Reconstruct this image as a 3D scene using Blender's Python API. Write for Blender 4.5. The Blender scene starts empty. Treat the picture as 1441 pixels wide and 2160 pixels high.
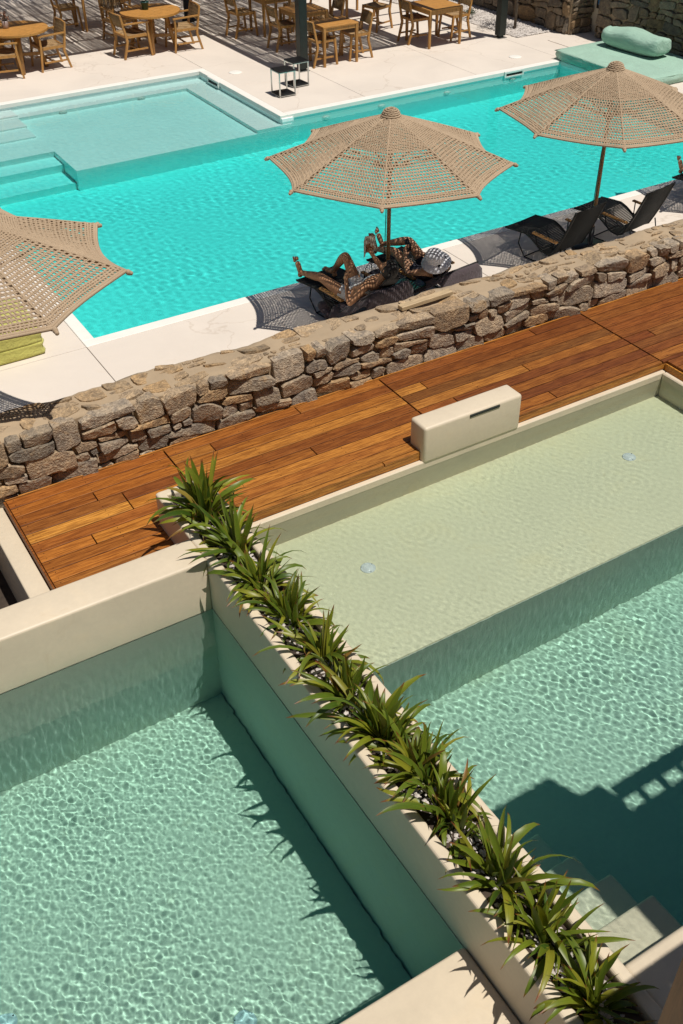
import bpy, bmesh, math, random
import numpy as np
from mathutils import Vector, Matrix, Quaternion

rng = random.Random(7)
PI = math.pi
SC = bpy.context.scene
COL = SC.collection

# ------------------------------------------------------------------ camera, light, exposure
cam_d = bpy.data.cameras.new("camera")
cam = bpy.data.objects.new("camera", cam_d)
COL.objects.link(cam)
SC.camera = cam
# rows: camera right / up / backward axes in world space (from the vanishing points of the photograph)
_R = Matrix(((0.85407, 0.32811, -0.40452),
             (-0.52001, 0.52552, -0.67338),
             (-0.00837, 0.78545, 0.61865)))
_e = _R.to_quaternion().normalized()
cam.rotation_mode = 'QUATERNION'
cam.rotation_quaternion = _e
cam.location = (0, 0, 5.0)
cam_d.sensor_fit = 'VERTICAL'
cam_d.sensor_height = 36.0
cam_d.lens = 36.31
cam_d.clip_end = 1500
cam_d.clip_start = 0.05

SUN_TO = Vector((0.13, -0.33, 1.0)).normalized()      # towards the sun
elev = math.asin(SUN_TO.z)
world = bpy.data.worlds.new("World")
SC.world = world
world.use_nodes = True
wn = world.node_tree
sky = wn.nodes.new('ShaderNodeTexSky')
sky.sky_type = 'NISHITA'
sky.sun_disc = False
sky.sun_elevation = elev
sky.sun_rotation = math.atan2(SUN_TO.x, SUN_TO.y)
wn.links.new(sky.outputs[0], wn.nodes['Background'].inputs[0])
wn.nodes['Background'].inputs[1].default_value = 0.043
sun_d = bpy.data.lights.new("sun", 'SUN')
sun_d.energy = 4.3
sun_d.angle = math.radians(0.5)
sun_d.color = (1.0, 0.95, 0.87)
sun_d.cycles.is_caustics_light = True
sun = bpy.data.objects.new("sun", sun_d)
COL.objects.link(sun)
sun.rotation_mode = 'QUATERNION'
sun.rotation_quaternion = SUN_TO.to_track_quat('Z', 'Y')
sun.location = (3, -6, 20)
SC.view_settings.view_transform = 'Standard'
SC.view_settings.look = 'None'
SC.view_settings.exposure = 0.0
SC.view_settings.gamma = 1.0
SC.view_settings.use_curve_mapping = False
SC.cycles.caustics_refractive = True
SC.cycles.caustics_reflective = False
SC.cycles.max_bounces = 12
SC.cycles.transmission_bounces = 8
SC.cycles.diffuse_bounces = 4
SC.cycles.glossy_bounces = 3
SC.cycles.sample_clamp_indirect = 6.0
SC.cycles.use_denoising = True

# ------------------------------------------------------------------ helpers
class MB:
    """collects shapes, links them as ONE mesh object"""
    def __init__(s):
        s.v = []; s.f = []; s.sm = []
    def add(s, vs, fs, smooth=False):
        b = len(s.v)
        s.v += [tuple(p) for p in vs]
        for f in fs:
            s.f.append(tuple(b + i for i in f)); s.sm.append(smooth)
        return s
    def box(s, x0, x1, y0, y1, z0, z1, bev=0.0):
        if bev <= 0:
            vs = [(x0,y0,z0),(x1,y0,z0),(x1,y1,z0),(x0,y1,z0),(x0,y0,z1),(x1,y0,z1),(x1,y1,z1),(x0,y1,z1)]
            return s.add(vs, [(0,3,2,1),(4,5,6,7),(0,1,5,4),(1,2,6,5),(2,3,7,6),(3,0,4,7)])
        bm = bmesh.new()
        bmesh.ops.create_cube(bm, size=1)
        for v in bm.verts:
            v.co = Vector(((x0+x1)/2 + v.co.x*(x1-x0), (y0+y1)/2 + v.co.y*(y1-y0), (z0+z1)/2 + v.co.z*(z1-z0)))
        seg = 1 if bev < 0.012 else 3
        bmesh.ops.bevel(bm, geom=bm.edges[:], offset=bev, segments=seg, affect='EDGES', profile=0.5)
        s.bm(bm, smooth=seg > 1)
        return s
    def bm(s, bm, smooth=False, mat=None):
        bm.verts.index_update()
        s.add([(mat @ v.co) if mat else v.co[:] for v in bm.verts], [tuple(v.index for v in f.verts) for f in bm.faces], smooth)
        bm.free()
    def bar(s, p, q, w, h=None, w2=None, h2=None, up=(0,0,1), bev=0.0):
        """square bar from p to q, tapering from w x h to w2 x h2"""
        h = w if h is None else h; w2 = w if w2 is None else w2; h2 = h if h2 is None else h2
        p = Vector(p); q = Vector(q); d = (q-p).normalized()
        u = Vector(up)
        if abs(d.dot(u)) > 0.97: u = Vector((0,1,0))
        x = d.cross(u).normalized(); y = x.cross(d).normalized()
        vs = []
        for c, a, b in ((p, w/2, h/2), (q, w2/2, h2/2)):
            vs += [c - x*a - y*b, c + x*a - y*b, c + x*a + y*b, c - x*a + y*b]
        return s.add(vs, [(0,1,2,3),(7,6,5,4),(0,4,5,1),(1,5,6,2),(2,6,7,3),(3,7,4,0)])
    def tube(s, pts, r, n=6, cap=True, smooth=True, flat=1.0):
        pts = [Vector(p) for p in pts]
        k = len(pts)
        rs = r if isinstance(r, (list, tuple)) else [r]*k
        u = None; vs = []
        for i, p in enumerate(pts):
            d = (pts[min(i+1, k-1)] - pts[max(i-1, 0)]).normalized()
            if u is None:
                u = d.cross(Vector((0,0,1)))
                if u.length < 0.05: u = d.cross(Vector((0,1,0)))
                u.normalize()
            else:
                u = (u - d*u.dot(d)).normalized()
            w = d.cross(u)
            for j in range(n):
                a = 2*PI*j/n
                vs.append(p + (u*math.cos(a) + w*math.sin(a)*flat)*rs[i])
        fs = []
        for i in range(k-1):
            for j in range(n):
                fs.append((i*n+j, i*n+(j+1) % n, (i+1)*n+(j+1) % n, (i+1)*n+j))
        if cap:
            fs.append(tuple(range(n-1, -1, -1))); fs.append(tuple((k-1)*n+j for j in range(n)))
        return s.add(vs, fs, smooth)
    def lathe(s, prof, n=20, c=(0,0,0), smooth=True, sx=1, sy=1):
        vs = []; k = len(prof)
        for r, z in prof:
            for j in range(n):
                a = 2*PI*j/n
                vs.append((c[0]+r*math.cos(a)*sx, c[1]+r*math.sin(a)*sy, c[2]+z))
        fs = []
        for i in range(k-1):
            for j in range(n):
                fs.append((i*n+j, i*n+(j+1) % n, (i+1)*n+(j+1) % n, (i+1)*n+j))
        fs.append(tuple(range(n-1, -1, -1))); fs.append(tuple((k-1)*n+j for j in range(n)))
        return s.add(vs, fs, smooth)
    def ball(s, c, rx, ry=None, rz=None, n=12, m=8, rot=None):
        ry = rx if ry is None else ry; rz = rx if rz is None else rz
        vs = []; fs = []
        for i in range(m+1):
            t = PI*i/m
            for j in range(n):
                a = 2*PI*j/n
                p = Vector((rx*math.sin(t)*math.cos(a), ry*math.sin(t)*math.sin(a), rz*math.cos(t)))
                if rot: p = rot @ p
                vs.append(Vector(c)+p)
        for i in range(m):
            for j in range(n):
                fs.append((i*n+j, (i+1)*n+j, (i+1)*n+(j+1) % n, i*n+(j+1) % n))
        return s.add(vs, fs, True)
    def mesh(s, name):
        me = bpy.data.meshes.new(name)
        me.from_pydata(s.v, [], s.f)
        me.polygons.foreach_set('use_smooth', s.sm)
        me.update()
        return me
    def build(s, name, mat, parent=None, **tags):
        return link(name, s.mesh(name), mat, parent, **tags)

def link(name, me, mat, parent=None, **tags):
    if mat is not None and len(me.materials) == 0: me.materials.append(mat)
    o = bpy.data.objects.new(name, me)
    COL.objects.link(o)
    if parent is not None: o.parent = parent
    for k, v in tags.items(): o[k] = v
    return o

def thing(name, label, cat, loc=(0,0,0), rz=0.0, group=None):
    o = bpy.data.objects.new(name, None)
    o.empty_display_size = 0.1
    COL.objects.link(o)
    o.location = loc; o.rotation_euler = (0,0,rz)
    o['label'] = label; o['category'] = cat
    if group: o['group'] = group
    return o

def dup(root, label, loc, rz=0.0, group=None):
    r = root.copy(); COL.objects.link(r)
    r.location = loc; r.rotation_euler = (0,0,rz); r['label'] = label
    if group: r['group'] = group
    for ch in list(root.children):
        c = ch.copy(); COL.objects.link(c); c.parent = r
        for g in list(ch.children):
            d = g.copy(); COL.objects.link(d); d.parent = c
    return r

def receiver(*objs):
    for o in objs: o.cycles.is_caustics_receiver = True

# ------------------------------------------------------------------ materials
def nodes(name):
    m = bpy.data.materials.new(name); m.use_nodes = True
    nt = m.node_tree
    return m, nt, nt.nodes['Principled BSDF']

def N(nt, typ, **kw):
    n = nt.nodes.new(typ)
    for k, v in kw.items():
        if k.startswith('i_'):
            key = k[2:]
            n.inputs[int(key) if key.isdigit() else key.replace('_', ' ')].default_value = v
        else: setattr(n, k, v)
    return n

def noise(nt, vec, scale, detail=4, rough=0.55, dist=0.0):
    n = N(nt, 'ShaderNodeTexNoise', i_Scale=scale, i_Detail=detail, i_Roughness=rough, i_Distortion=dist)
    nt.links.new(vec, n.inputs['Vector'])
    return n.outputs['Fac']

def ramp(nt, fac, stops):
    r = N(nt, 'ShaderNodeValToRGB')
    cr = r.color_ramp
    while len(cr.elements) < len(stops): cr.elements.new(0.5)
    for e, (p, c) in zip(cr.elements, stops):
        e.position = p; e.color = (*c, 1) if len(c) == 3 else c
    nt.links.new(fac, r.inputs[0])
    return r.outputs[0]

def mixc(nt, fac, a, b, mode='MIX'):
    m = N(nt, 'ShaderNodeMix', data_type='RGBA', blend_type=mode)
    for sock, val in ((m.inputs[0], fac), (m.inputs[6], a), (m.inputs[7], b)):
        if hasattr(val, 'is_linked'): nt.links.new(val, sock)
        elif isinstance(val, (int, float)): sock.default_value = val
        else: sock.default_value = (*val, 1)
    return m.outputs[2]

def math_(nt, op, a, b=0.0, c=None):
    m = N(nt, 'ShaderNodeMath', operation=op)
    for i, val in enumerate((a, b) if c is None else (a, b, c)):
        if hasattr(val, 'is_linked'): nt.links.new(val, m.inputs[i])
        else: m.inputs[i].default_value = val
    return m.outputs[0]

def bump(nt, b, height, strength=0.3, dist=0.01):
    n = N(nt, 'ShaderNodeBump', i_Strength=strength, i_Distance=dist)
    nt.links.new(height, n.inputs['Height'])
    nt.links.new(n.outputs[0], b.inputs['Normal'])

def coord(nt, which='Object', scale=None, rnd=False):
    tc = N(nt, 'ShaderNodeTexCoord')
    out = tc.outputs[which]
    if rnd:
        oi = N(nt, 'ShaderNodeObjectInfo')
        mul = N(nt, 'ShaderNodeVectorMath', operation='MULTIPLY_ADD')
        mul.inputs[1].default_value = (1,1,1)
        comb = N(nt, 'ShaderNodeCombineXYZ')
        r = math_(nt, 'MULTIPLY', oi.outputs['Random'], 37.0)
        for i in range(3): nt.links.new(r, comb.inputs[i])
        nt.links.new(out, mul.inputs[0]); nt.links.new(comb.outputs[0], mul.inputs[2])
        out = mul.outputs[0]
    if scale:
        mp = N(nt, 'ShaderNodeMapping'); mp.inputs['Scale'].default_value = scale
        nt.links.new(out, mp.inputs['Vector']); out = mp.outputs[0]
    return out

def simple(name, c, rough=0.6, metal=0.0, var=0.12, scale=12.0, bumpy=0.0, bscale=60.0, spec=0.5, rnd=False):
    m, nt, b = nodes(name)
    v = coord(nt, rnd=rnd)
    f = noise(nt, v, scale, 5)
    dark = tuple(x*(1-var) for x in c); lite = tuple(min(1, x*(1+var)) for x in c)
    nt.links.new(ramp(nt, f, [(0.3, dark), (0.7, lite)]), b.inputs['Base Color'])
    b.inputs['Roughness'].default_value = rough
    b.inputs['Metallic'].default_value = metal
    b.inputs['Specular IOR Level'].default_value = spec
    if bumpy: bump(nt, b, noise(nt, v, bscale, 4), bumpy, 0.004)
    return m

def plaster(name, c, rough=0.5, warm=(1.0, 0.95, 0.86), mott=0.15, waterline=False):
    m, nt, b = nodes(name)
    v = coord(nt)
    big = noise(nt, v, 1.7, 6, 0.6, 0.4)
    fine = noise(nt, v, 26, 5, 0.65)
    base = ramp(nt, big, [(0.25, tuple(x*(1-mott) for x in c)), (0.55, c), (0.8, tuple(min(1, x*(1+mott*0.6)*w) for x, w in zip(c, warm)))])
    out = mixc(nt, 0.35, base, ramp(nt, fine, [(0.3, tuple(x*0.88 for x in c)), (0.75, tuple(min(1, x*1.07) for x in c))]))
    # small stains
    st = ramp(nt, noise(nt, v, 5.5, 6, 0.7, 1.2), [(0.60, (0,0,0)), (0.78, (1,1,1))])
    out = mixc(nt, math_(nt, 'MULTIPLY', st, 0.34), out, tuple(x*k for x, k in zip(c, (0.78, 0.66, 0.5))))
    nt.links.new(out, b.inputs['Base Color'])
    b.inputs['Roughness'].default_value = rough
    vc = N(nt, 'ShaderNodeTexVoronoi', feature='DISTANCE_TO_EDGE', i_Scale=1.1)
    dv = N(nt, 'ShaderNodeVectorMath', operation='ADD'); nz = N(nt, 'ShaderNodeTexNoise', i_Scale=3.0, i_Detail=6.0); nt.links.new(v, nz.inputs['Vector'])
    nt.links.new(v, dv.inputs[0]); nt.links.new(nz.outputs['Color'], dv.inputs[1]); nt.links.new(dv.outputs[0], vc.inputs['Vector'])
    crack = math_(nt, 'MULTIPLY', ramp(nt, vc.outputs['Distance'], [(0.0, (1,1,1)), (0.004, (0,0,0))]), ramp(nt, noise(nt, v, 1.3, 3), [(0.50, (0,0,0)), (0.62, (1,1,1))]))
    out = mixc(nt, math_(nt, 'MULTIPLY', crack, 0.35), out, tuple(x*0.5 for x in c))
    if waterline:      # mineral stain where the water has lapped
        gp = N(nt, 'ShaderNodeNewGeometry'); sz = N(nt, 'ShaderNodeSeparateXYZ'); nt.links.new(gp.outputs['Position'], sz.inputs[0])
        mpz = N(nt, 'ShaderNodeMapping'); mpz.inputs['Scale'].default_value = (5, 5, 1.2); nt.links.new(gp.outputs['Position'], mpz.inputs['Vector'])
        zz = math_(nt, 'ADD', sz.outputs[2], math_(nt, 'MULTIPLY', noise(nt, mpz.outputs[0], 1.5, 6, 0.6), 0.10))
        wl_ = ramp(nt, math_(nt, 'ADD', math_(nt, 'MULTIPLY', zz, 4.0), 0.5), [(0.06, (1,1,1)), (0.34, (0.35,0.35,0.35)), (0.75, (0,0,0))])
        out = mixc(nt, math_(nt, 'MULTIPLY', wl_, 0.55), out, (0.47, 0.455, 0.325))
    nt.links.new(out, b.inputs['Base Color'])
    bump(nt, b, math_(nt, 'ADD', fine, math_(nt, 'MULTIPLY', noise(nt, v, 4, 4), 2.0)), 0.12, 0.006)
    return m

M = {}
M['plaster'] = plaster('cream_plaster', (0.66, 0.56, 0.42))
M['plaster_w'] = plaster('wall_plaster', (0.66, 0.56, 0.42), waterline=True)
M['pool_plaster'] = plaster('pool_plaster', (0.82, 0.74, 0.54), 0.6, mott=0.05)
M['big_pool'] = simple('big_pool_finish', (0.94, 0.955, 0.935), 0.5, var=0.03, scale=2)
M['coping'] = simple('white_coping', (0.80, 0.77, 0.71), 0.55, var=0.04, scale=6, bumpy=0.05)

def mk_terrace():
    m, nt, b = nodes('terrace_concrete')
    v = coord(nt)
    c = (0.70, 0.62, 0.54)
    big = noise(nt, v, 0.7, 6, 0.62, 0.6)
    out = ramp(nt, big, [(0.25, tuple(x*0.90 for x in c)), (0.6, c), (0.85, (0.73, 0.65, 0.56))])
    pit = ramp(nt, noise(nt, v, 55, 3, 0.7), [(0.64, (0,0,0)), (0.74, (1,1,1))])
    out = mixc(nt, math_(nt, 'MULTIPLY', pit, 0.30), out, (0.42, 0.34, 0.27))
    st = ramp(nt, noise(nt, v, 2.3, 7, 0.7, 1.5), [(0.58, (0,0,0)), (0.8, (1,1,1))])
    out = mixc(nt, math_(nt, 'MULTIPLY', st, 0.30), out, (0.60, 0.48, 0.35))
    vc = N(nt, 'ShaderNodeTexVoronoi', feature='DISTANCE_TO_EDGE', i_Scale=0.42)
    dv = N(nt, 'ShaderNodeVectorMath', operation='ADD'); nz = N(nt, 'ShaderNodeTexNoise', i_Scale=1.4, i_Detail=7.0); nt.links.new(v, nz.inputs['Vector'])
    nt.links.new(v, dv.inputs[0]); nt.links.new(nz.outputs['Color'], dv.inputs[1]); nt.links.new(dv.outputs[0], vc.inputs['Vector'])
    out = mixc(nt, math_(nt, 'MULTIPLY', ramp(nt, vc.outputs['Distance'], [(0.0, (1,1,1)), (0.006, (0,0,0))]), 0.38), out, (0.42, 0.33, 0.25))
    nt.links.new(out, b.inputs['Base Color'])
    b.inputs['Roughness'].default_value = 0.75
    bump(nt, b, noise(nt, v, 40, 5), 0.10, 0.004)
    return m
M['terrace'] = mk_terrace()

def mk_stone(name, dim=1.0, warm=0.0):
    m, nt, b = nodes(name)
    v = coord(nt, rnd=True)
    oi = N(nt, 'ShaderNodeObjectInfo')
    d = dim
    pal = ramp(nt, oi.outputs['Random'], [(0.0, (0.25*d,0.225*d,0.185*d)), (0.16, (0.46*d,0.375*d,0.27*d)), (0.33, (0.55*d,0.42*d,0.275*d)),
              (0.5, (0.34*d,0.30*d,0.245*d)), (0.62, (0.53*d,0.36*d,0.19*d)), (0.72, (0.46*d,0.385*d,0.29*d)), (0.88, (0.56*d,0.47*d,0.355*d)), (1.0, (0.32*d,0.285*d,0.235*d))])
    pal = mixc(nt, 1.0, pal, (0.97, 1.0, 1.08), 'MULTIPLY')
    if warm: pal = mixc(nt, warm, pal, (0.56, 0.40, 0.22))
    f1 = noise(nt, v, 9, 7, 0.66, 0.5)
    f2 = noise(nt, v, 42, 6, 0.72)
    vor = N(nt, 'ShaderNodeTexVoronoi', i_Scale=70.0); nt.links.new(v, vor.inputs['Vector'])
    c1 = mixc(nt, ramp(nt, f1, [(0.36, (0,0,0)), (0.66, (1,1,1))]), mixc(nt, 1.0, pal, (0.62, 0.60, 0.60), 'MULTIPLY'), mixc(nt, 1.0, pal, (1.3, 1.2, 1.05), 'MULTIPLY'))
    c2 = mixc(nt, ramp(nt, f2, [(0.35, (0,0,0)), (0.7, (1,1,1))]), mixc(nt, 1.0, c1, (0.50, 0.48, 0.46), 'MULTIPLY'), mixc(nt, 1.0, c1, (1.3, 1.27, 1.22), 'MULTIPLY'))
    ochre = ramp(nt, noise(nt, v, 5, 5, 0.6, 1.0), [(0.58, (0,0,0)), (0.72, (1,1,1))])
    c3 = mixc(nt, math_(nt, 'MULTIPLY', ochre, 0.45), c2, (0.46*d, 0.27*d, 0.10*d))
    speck = ramp(nt, vor.outputs['Distance'], [(0.10, (1,1,1)), (0.22, (0,0,0))])
    c4 = mixc(nt, math_(nt, 'MULTIPLY', speck, 0.35), c3, (0.55*d, 0.50*d, 0.44*d))
    nt.links.new(c4, b.inputs['Base Color'])
    b.inputs['Roughness'].default_value = 0.85
    h = math_(nt, 'ADD', math_(nt, 'MULTIPLY', f1, 1.6), math_(nt, 'ADD', f2, math_(nt, 'MULTIPLY', vor.outputs['Distance'], 0.5)))
    bump(nt, b, h, 0.9, 0.016)
    return m
M['stone'] = mk_stone('rubble_stone', 0.98)
M['stone_top'] = mk_stone('top_stone', 0.95, 0.42)
M['stone_shade'] = mk_stone('shaded_rubble_stone', 0.62)  # darker copy of the rubble stone, shade of the far walls put into its colour
M['mortar'] = plaster('mortar', (0.40, 0.30, 0.195), 0.9, mott=0.25)

def mk_deck():
    m, nt, b = nodes('deck_wood')
    oi = N(nt, 'ShaderNodeObjectInfo')
    v = coord(nt, rnd=True)
    st = N(nt, 'ShaderNodeMapping'); st.inputs['Scale'].default_value = (1.4, 26, 26)
    nt.links.new(v, st.inputs['Vector'])
    g = noise(nt, st.outputs[0], 2.2, 8, 0.68, 0.9)
    st2 = N(nt, 'ShaderNodeMapping'); st2.inputs['Scale'].default_value = (2.6, 62, 62)
    nt.links.new(v, st2.inputs['Vector'])
    g2 = noise(nt, st2.outputs[0], 2.0, 5, 0.7)
    pal_l = ramp(nt, oi.outputs['Random'], [(0.0, (0.30,0.095,0.016)), (0.16, (0.60,0.245,0.036)), (0.30, (0.40,0.132,0.020)), (0.44, (0.70,0.32,0.055)), (0.58, (0.25,0.075,0.016)), (0.70, (0.52,0.19,0.030)), (0.82, (0.36,0.112,0.02)), (0.92, (0.66,0.28,0.045)), (1.0, (0.10,0.034,0.012))])
    pal_d = mixc(nt, 1.0, pal_l, (0.40, 0.33, 0.30), 'MULTIPLY')
    geo = N(nt, 'ShaderNodeSeparateXYZ'); nt.links.new(oi.outputs['Location'], geo.inputs[0])
    xr = N(nt, 'ShaderNodeMapRange'); xr.inputs['From Min'].default_value = 2.2; xr.inputs['From Max'].default_value = 6.5; nt.links.new(geo.outputs[0], xr.inputs['Value'])
    pal_l = mixc(nt, xr.outputs[0], pal_l, mixc(nt, 1.0, pal_l, (0.62, 0.56, 0.66), 'MULTIPLY'))   # boards to the right carry more oil
    pal_d = mixc(nt, 1.0, pal_l, (0.56, 0.48, 0.43), 'MULTIPLY')
    c = mixc(nt, ramp(nt, g, [(0.30, (0,0,0)), (0.56, (1,1,1))]), pal_d, pal_l)
    c = mixc(nt, ramp(nt, g2, [(0.42, (1,1,1)), (0.56, (0,0,0))]), c, mixc(nt, 1.0, c, (0.50, 0.42, 0.37), 'MULTIPLY'))
    wear = ramp(nt, noise(nt, v, 2.2, 5, 0.6), [(0.55, (0,0,0)), (0.8, (1,1,1))])
    c = mixc(nt, math_(nt, 'MULTIPLY', wear, 0.12), c, (0.40, 0.19, 0.06))
    nt.links.new(c, b.inputs['Base Color'])
    b.inputs['Roughness'].default_value = 0.5
    b.inputs['Specular IOR Level'].default_value = 0.35
    bump(nt, b, math_(nt, 'ADD', g, g2), 0.22, 0.004)
    return m
M['deck'] = mk_deck()

def mk_teak(name, c, scale=(14, 14, 1.4)):
    m, nt, b = nodes(name)
    v = coord(nt, scale=scale, rnd=True)
    g = noise(nt, v, 2.4, 7, 0.62, 0.7)
    nt.links.new(ramp(nt, g, [(0.3, tuple(x*0.62 for x in c)), (0.5, c), (0.72, tuple(min(1, x*1.2) for x in c))]), b.inputs['Base Color'])
    b.inputs['Roughness'].default_value = 0.5
    bump(nt, b, g, 0.15, 0.004)
    return m
M['teak'] = mk_teak('teak_furniture', (0.42, 0.21, 0.055))
M['teak_top'] = mk_teak('teak_table_top', (0.46, 0.22, 0.05), (2.0, 16, 16))
M['post_wood'] = mk_teak('porch_wood', (0.20, 0.095, 0.032), (16, 16, 1.2))
M['pole_wood'] = mk_teak('umbrella_pole_wood', (0.30, 0.17, 0.07))
M['plank_wood'] = mk_teak('weathered_plank', (0.50, 0.37, 0.22), (2, 20, 20))

def mk_weave():
    m, nt, b = nodes('woven_cord')
    v = coord(nt)
    w1 = N(nt, 'ShaderNodeTexWave', i_Scale=22.0, i_Distortion=0.6, bands_direction='X'); nt.links.new(v, w1.inputs['Vector'])
    w2 = N(nt, 'ShaderNodeTexWave', i_Scale=22.0, i_Distortion=0.6, bands_direction='Z'); nt.links.new(v, w2.inputs['Vector'])
    f = math_(nt, 'MULTIPLY', w1.outputs['Fac'], w2.outputs['Fac'])
    nt.links.new(ramp(nt, f, [(0.0, (0.20,0.12,0.05)), (0.6, (0.44,0.29,0.14))]), b.inputs['Base Color'])
    b.inputs['Roughness'].default_value = 0.75
    bump(nt, b, f, 0.6, 0.004)
    return m
M['weave'] = mk_weave()

def mk_rope():
    m, nt, b = nodes('crochet_rope')
    v = coord(nt)
    f = noise(nt, v, 160, 3, 0.6)
    big = noise(nt, v, 3.0, 4)
    c = mixc(nt, ramp(nt, big, [(0.3, (0,0,0)), (0.7, (1,1,1))]), (0.455, 0.335, 0.22), (0.525, 0.395, 0.265))
    c = mixc(nt, ramp(nt, f, [(0.35, (0,0,0)), (0.65, (1,1,1))]), mixc(nt, 1.0, c, (0.72, 0.70, 0.68), 'MULTIPLY'), c)
    nt.links.new(c, b.inputs['Base Color'])
    b.inputs['Roughness'].default_value = 0.85
    bump(nt, b, f, 0.5, 0.004)
    return m
M['rope'] = mk_rope()
M['dark_metal'] = simple('dark_green_metal', (0.018, 0.024, 0.021), 0.45, 0.3, bumpy=0.05)
M['black'] = simple('black_cord', (0.012, 0.014, 0.012), 0.6, bumpy=0.3, bscale=140)
M['black_metal'] = simple('black_metal', (0.010, 0.010, 0.011), 0.4, 0.4)
M['chrome'] = simple('brushed_steel', (0.55, 0.55, 0.53), 0.3, 0.9)
M['white_plastic'] = simple('white_plastic', (0.78, 0.77, 0.72), 0.35, var=0.04)
M['dark_void'] = simple('dark_opening', (0.02, 0.025, 0.02), 0.8)
M['lens'] = simple('light_lens', (0.86, 0.84, 0.78), 0.2, var=0.08, scale=30)
M['soil'] = simple('dark_soil', (0.05, 0.035, 0.025), 0.95, var=0.4, bumpy=0.8, bscale=40)
M['pebble'] = simple('white_pebble', (0.55, 0.50, 0.46), 0.8, var=0.25, scale=25, bumpy=0.4)
M['gravel_base'] = simple('pale_gravel_base', (0.50, 0.46, 0.42), 0.95, var=0.35, scale=50, bumpy=0.9, bscale=70)
M['joist'] = simple('dark_joist', (0.03, 0.018, 0.01), 0.8)
M['ground'] = simple('dry_ground', (0.26, 0.20, 0.13), 0.95, var=0.3, scale=0.3, bumpy=0.5, bscale=4)

def cloth(name, c, var=0.10):
    m, nt, b = nodes(name)
    v = coord(nt)
    f = noise(nt, v, 3.2, 6, 0.6, 0.8)
    f2 = noise(nt, v, 220, 2)
    nt.links.new(mixc(nt, 0.3, ramp(nt, f, [(0.3, tuple(x*(1-var) for x in c)), (0.7, tuple(min(1, x*(1+var)) for x in c))]),
                      ramp(nt, f2, [(0.3, tuple(x*0.8 for x in c)), (0.7, c)])), b.inputs['Base Color'])
    b.inputs['Roughness'].default_value = 0.9
    b.inputs['Sheen Weight'].default_value = 0.15
    mp = N(nt, 'ShaderNodeMapping'); mp.inputs['Scale'].default_value = (7, 2.2, 7)
    nt.links.new(v, mp.inputs['Vector'])
    bump(nt, b, math_(nt, 'ADD', noise(nt, mp.outputs[0], 1.6, 5, 0.55, 1.5), math_(nt, 'MULTIPLY', f2, 0.06)), 0.7, 0.03)
    return m
M['mint'] = cloth('mint_canvas', (0.34, 0.52, 0.415))
M['lime'] = cloth('lime_canvas', (0.52, 0.50, 0.13))
M['towel'] = cloth('plum_grey_towel', (0.075, 0.055, 0.062), 0.2)
M['skin'] = simple('tanned_skin', (0.47, 0.245, 0.125), 0.7, var=0.12, scale=7)
M['skin_b'] = simple('fair_tanned_skin', (0.50, 0.28, 0.165), 0.7, var=0.12, scale=7)
M['hair'] = simple('black_hair', (0.008, 0.006, 0.005), 0.65, var=0.4, scale=30, bumpy=0.6, bscale=90)
M['hat'] = cloth('white_cotton', (0.74, 0.74, 0.78), 0.06)
M['white_fabric'] = cloth('white_swimwear', (0.72, 0.72, 0.70), 0.08)
M['green_fabric'] = cloth('dark_green_swimwear', (0.01, 0.09, 0.06), 0.2)
M['navy_fabric'] = cloth('navy_swimwear', (0.03, 0.03, 0.05), 0.3)
M['paper'] = simple('tan_cover', (0.46, 0.33, 0.20), 0.7, var=0.08)
M['pages'] = simple('cream_pages', (0.70, 0.64, 0.52), 0.8, var=0.05)
M['nail'] = simple('blue_nail_polish', (0.25, 0.5, 0.8), 0.2, var=0.02)
M['lips'] = simple('lips', (0.30, 0.09, 0.07), 0.4, var=0.05)
M['board'] = simple('menu_board', (0.02, 0.017, 0.014), 0.4)
M['blue'] = simple('blue_panel', (0.03, 0.16, 0.36), 0.4)
M['grey_line'] = simple('grey_print', (0.25, 0.24, 0.22), 0.6)
M['sign'] = simple('sign_plate', (0.50, 0.50, 0.48), 0.4, var=0.05)
M['sign_red'] = simple('sign_red', (0.45, 0.06, 0.04), 0.5, var=0.02)
M['ink'] = simple('sign_ink', (0.03, 0.03, 0.03), 0.5, var=0.02)
M['teal_pot'] = simple('teal_glaze', (0.01, 0.06, 0.055), 0.25)
M['red'] = simple('pink_red_petal', (0.62, 0.03, 0.07), 0.6)
M['dry_flower'] = simple('dried_flower', (0.32, 0.16, 0.10), 0.8, var=0.5, scale=40)
M['glass_jar'] = simple('speckled_jar', (0.40, 0.33, 0.32), 0.3, var=0.3, scale=60)
M['bark'] = simple('grey_bark', (0.14, 0.11, 0.08), 0.9, var=0.3, bumpy=0.7)

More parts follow.
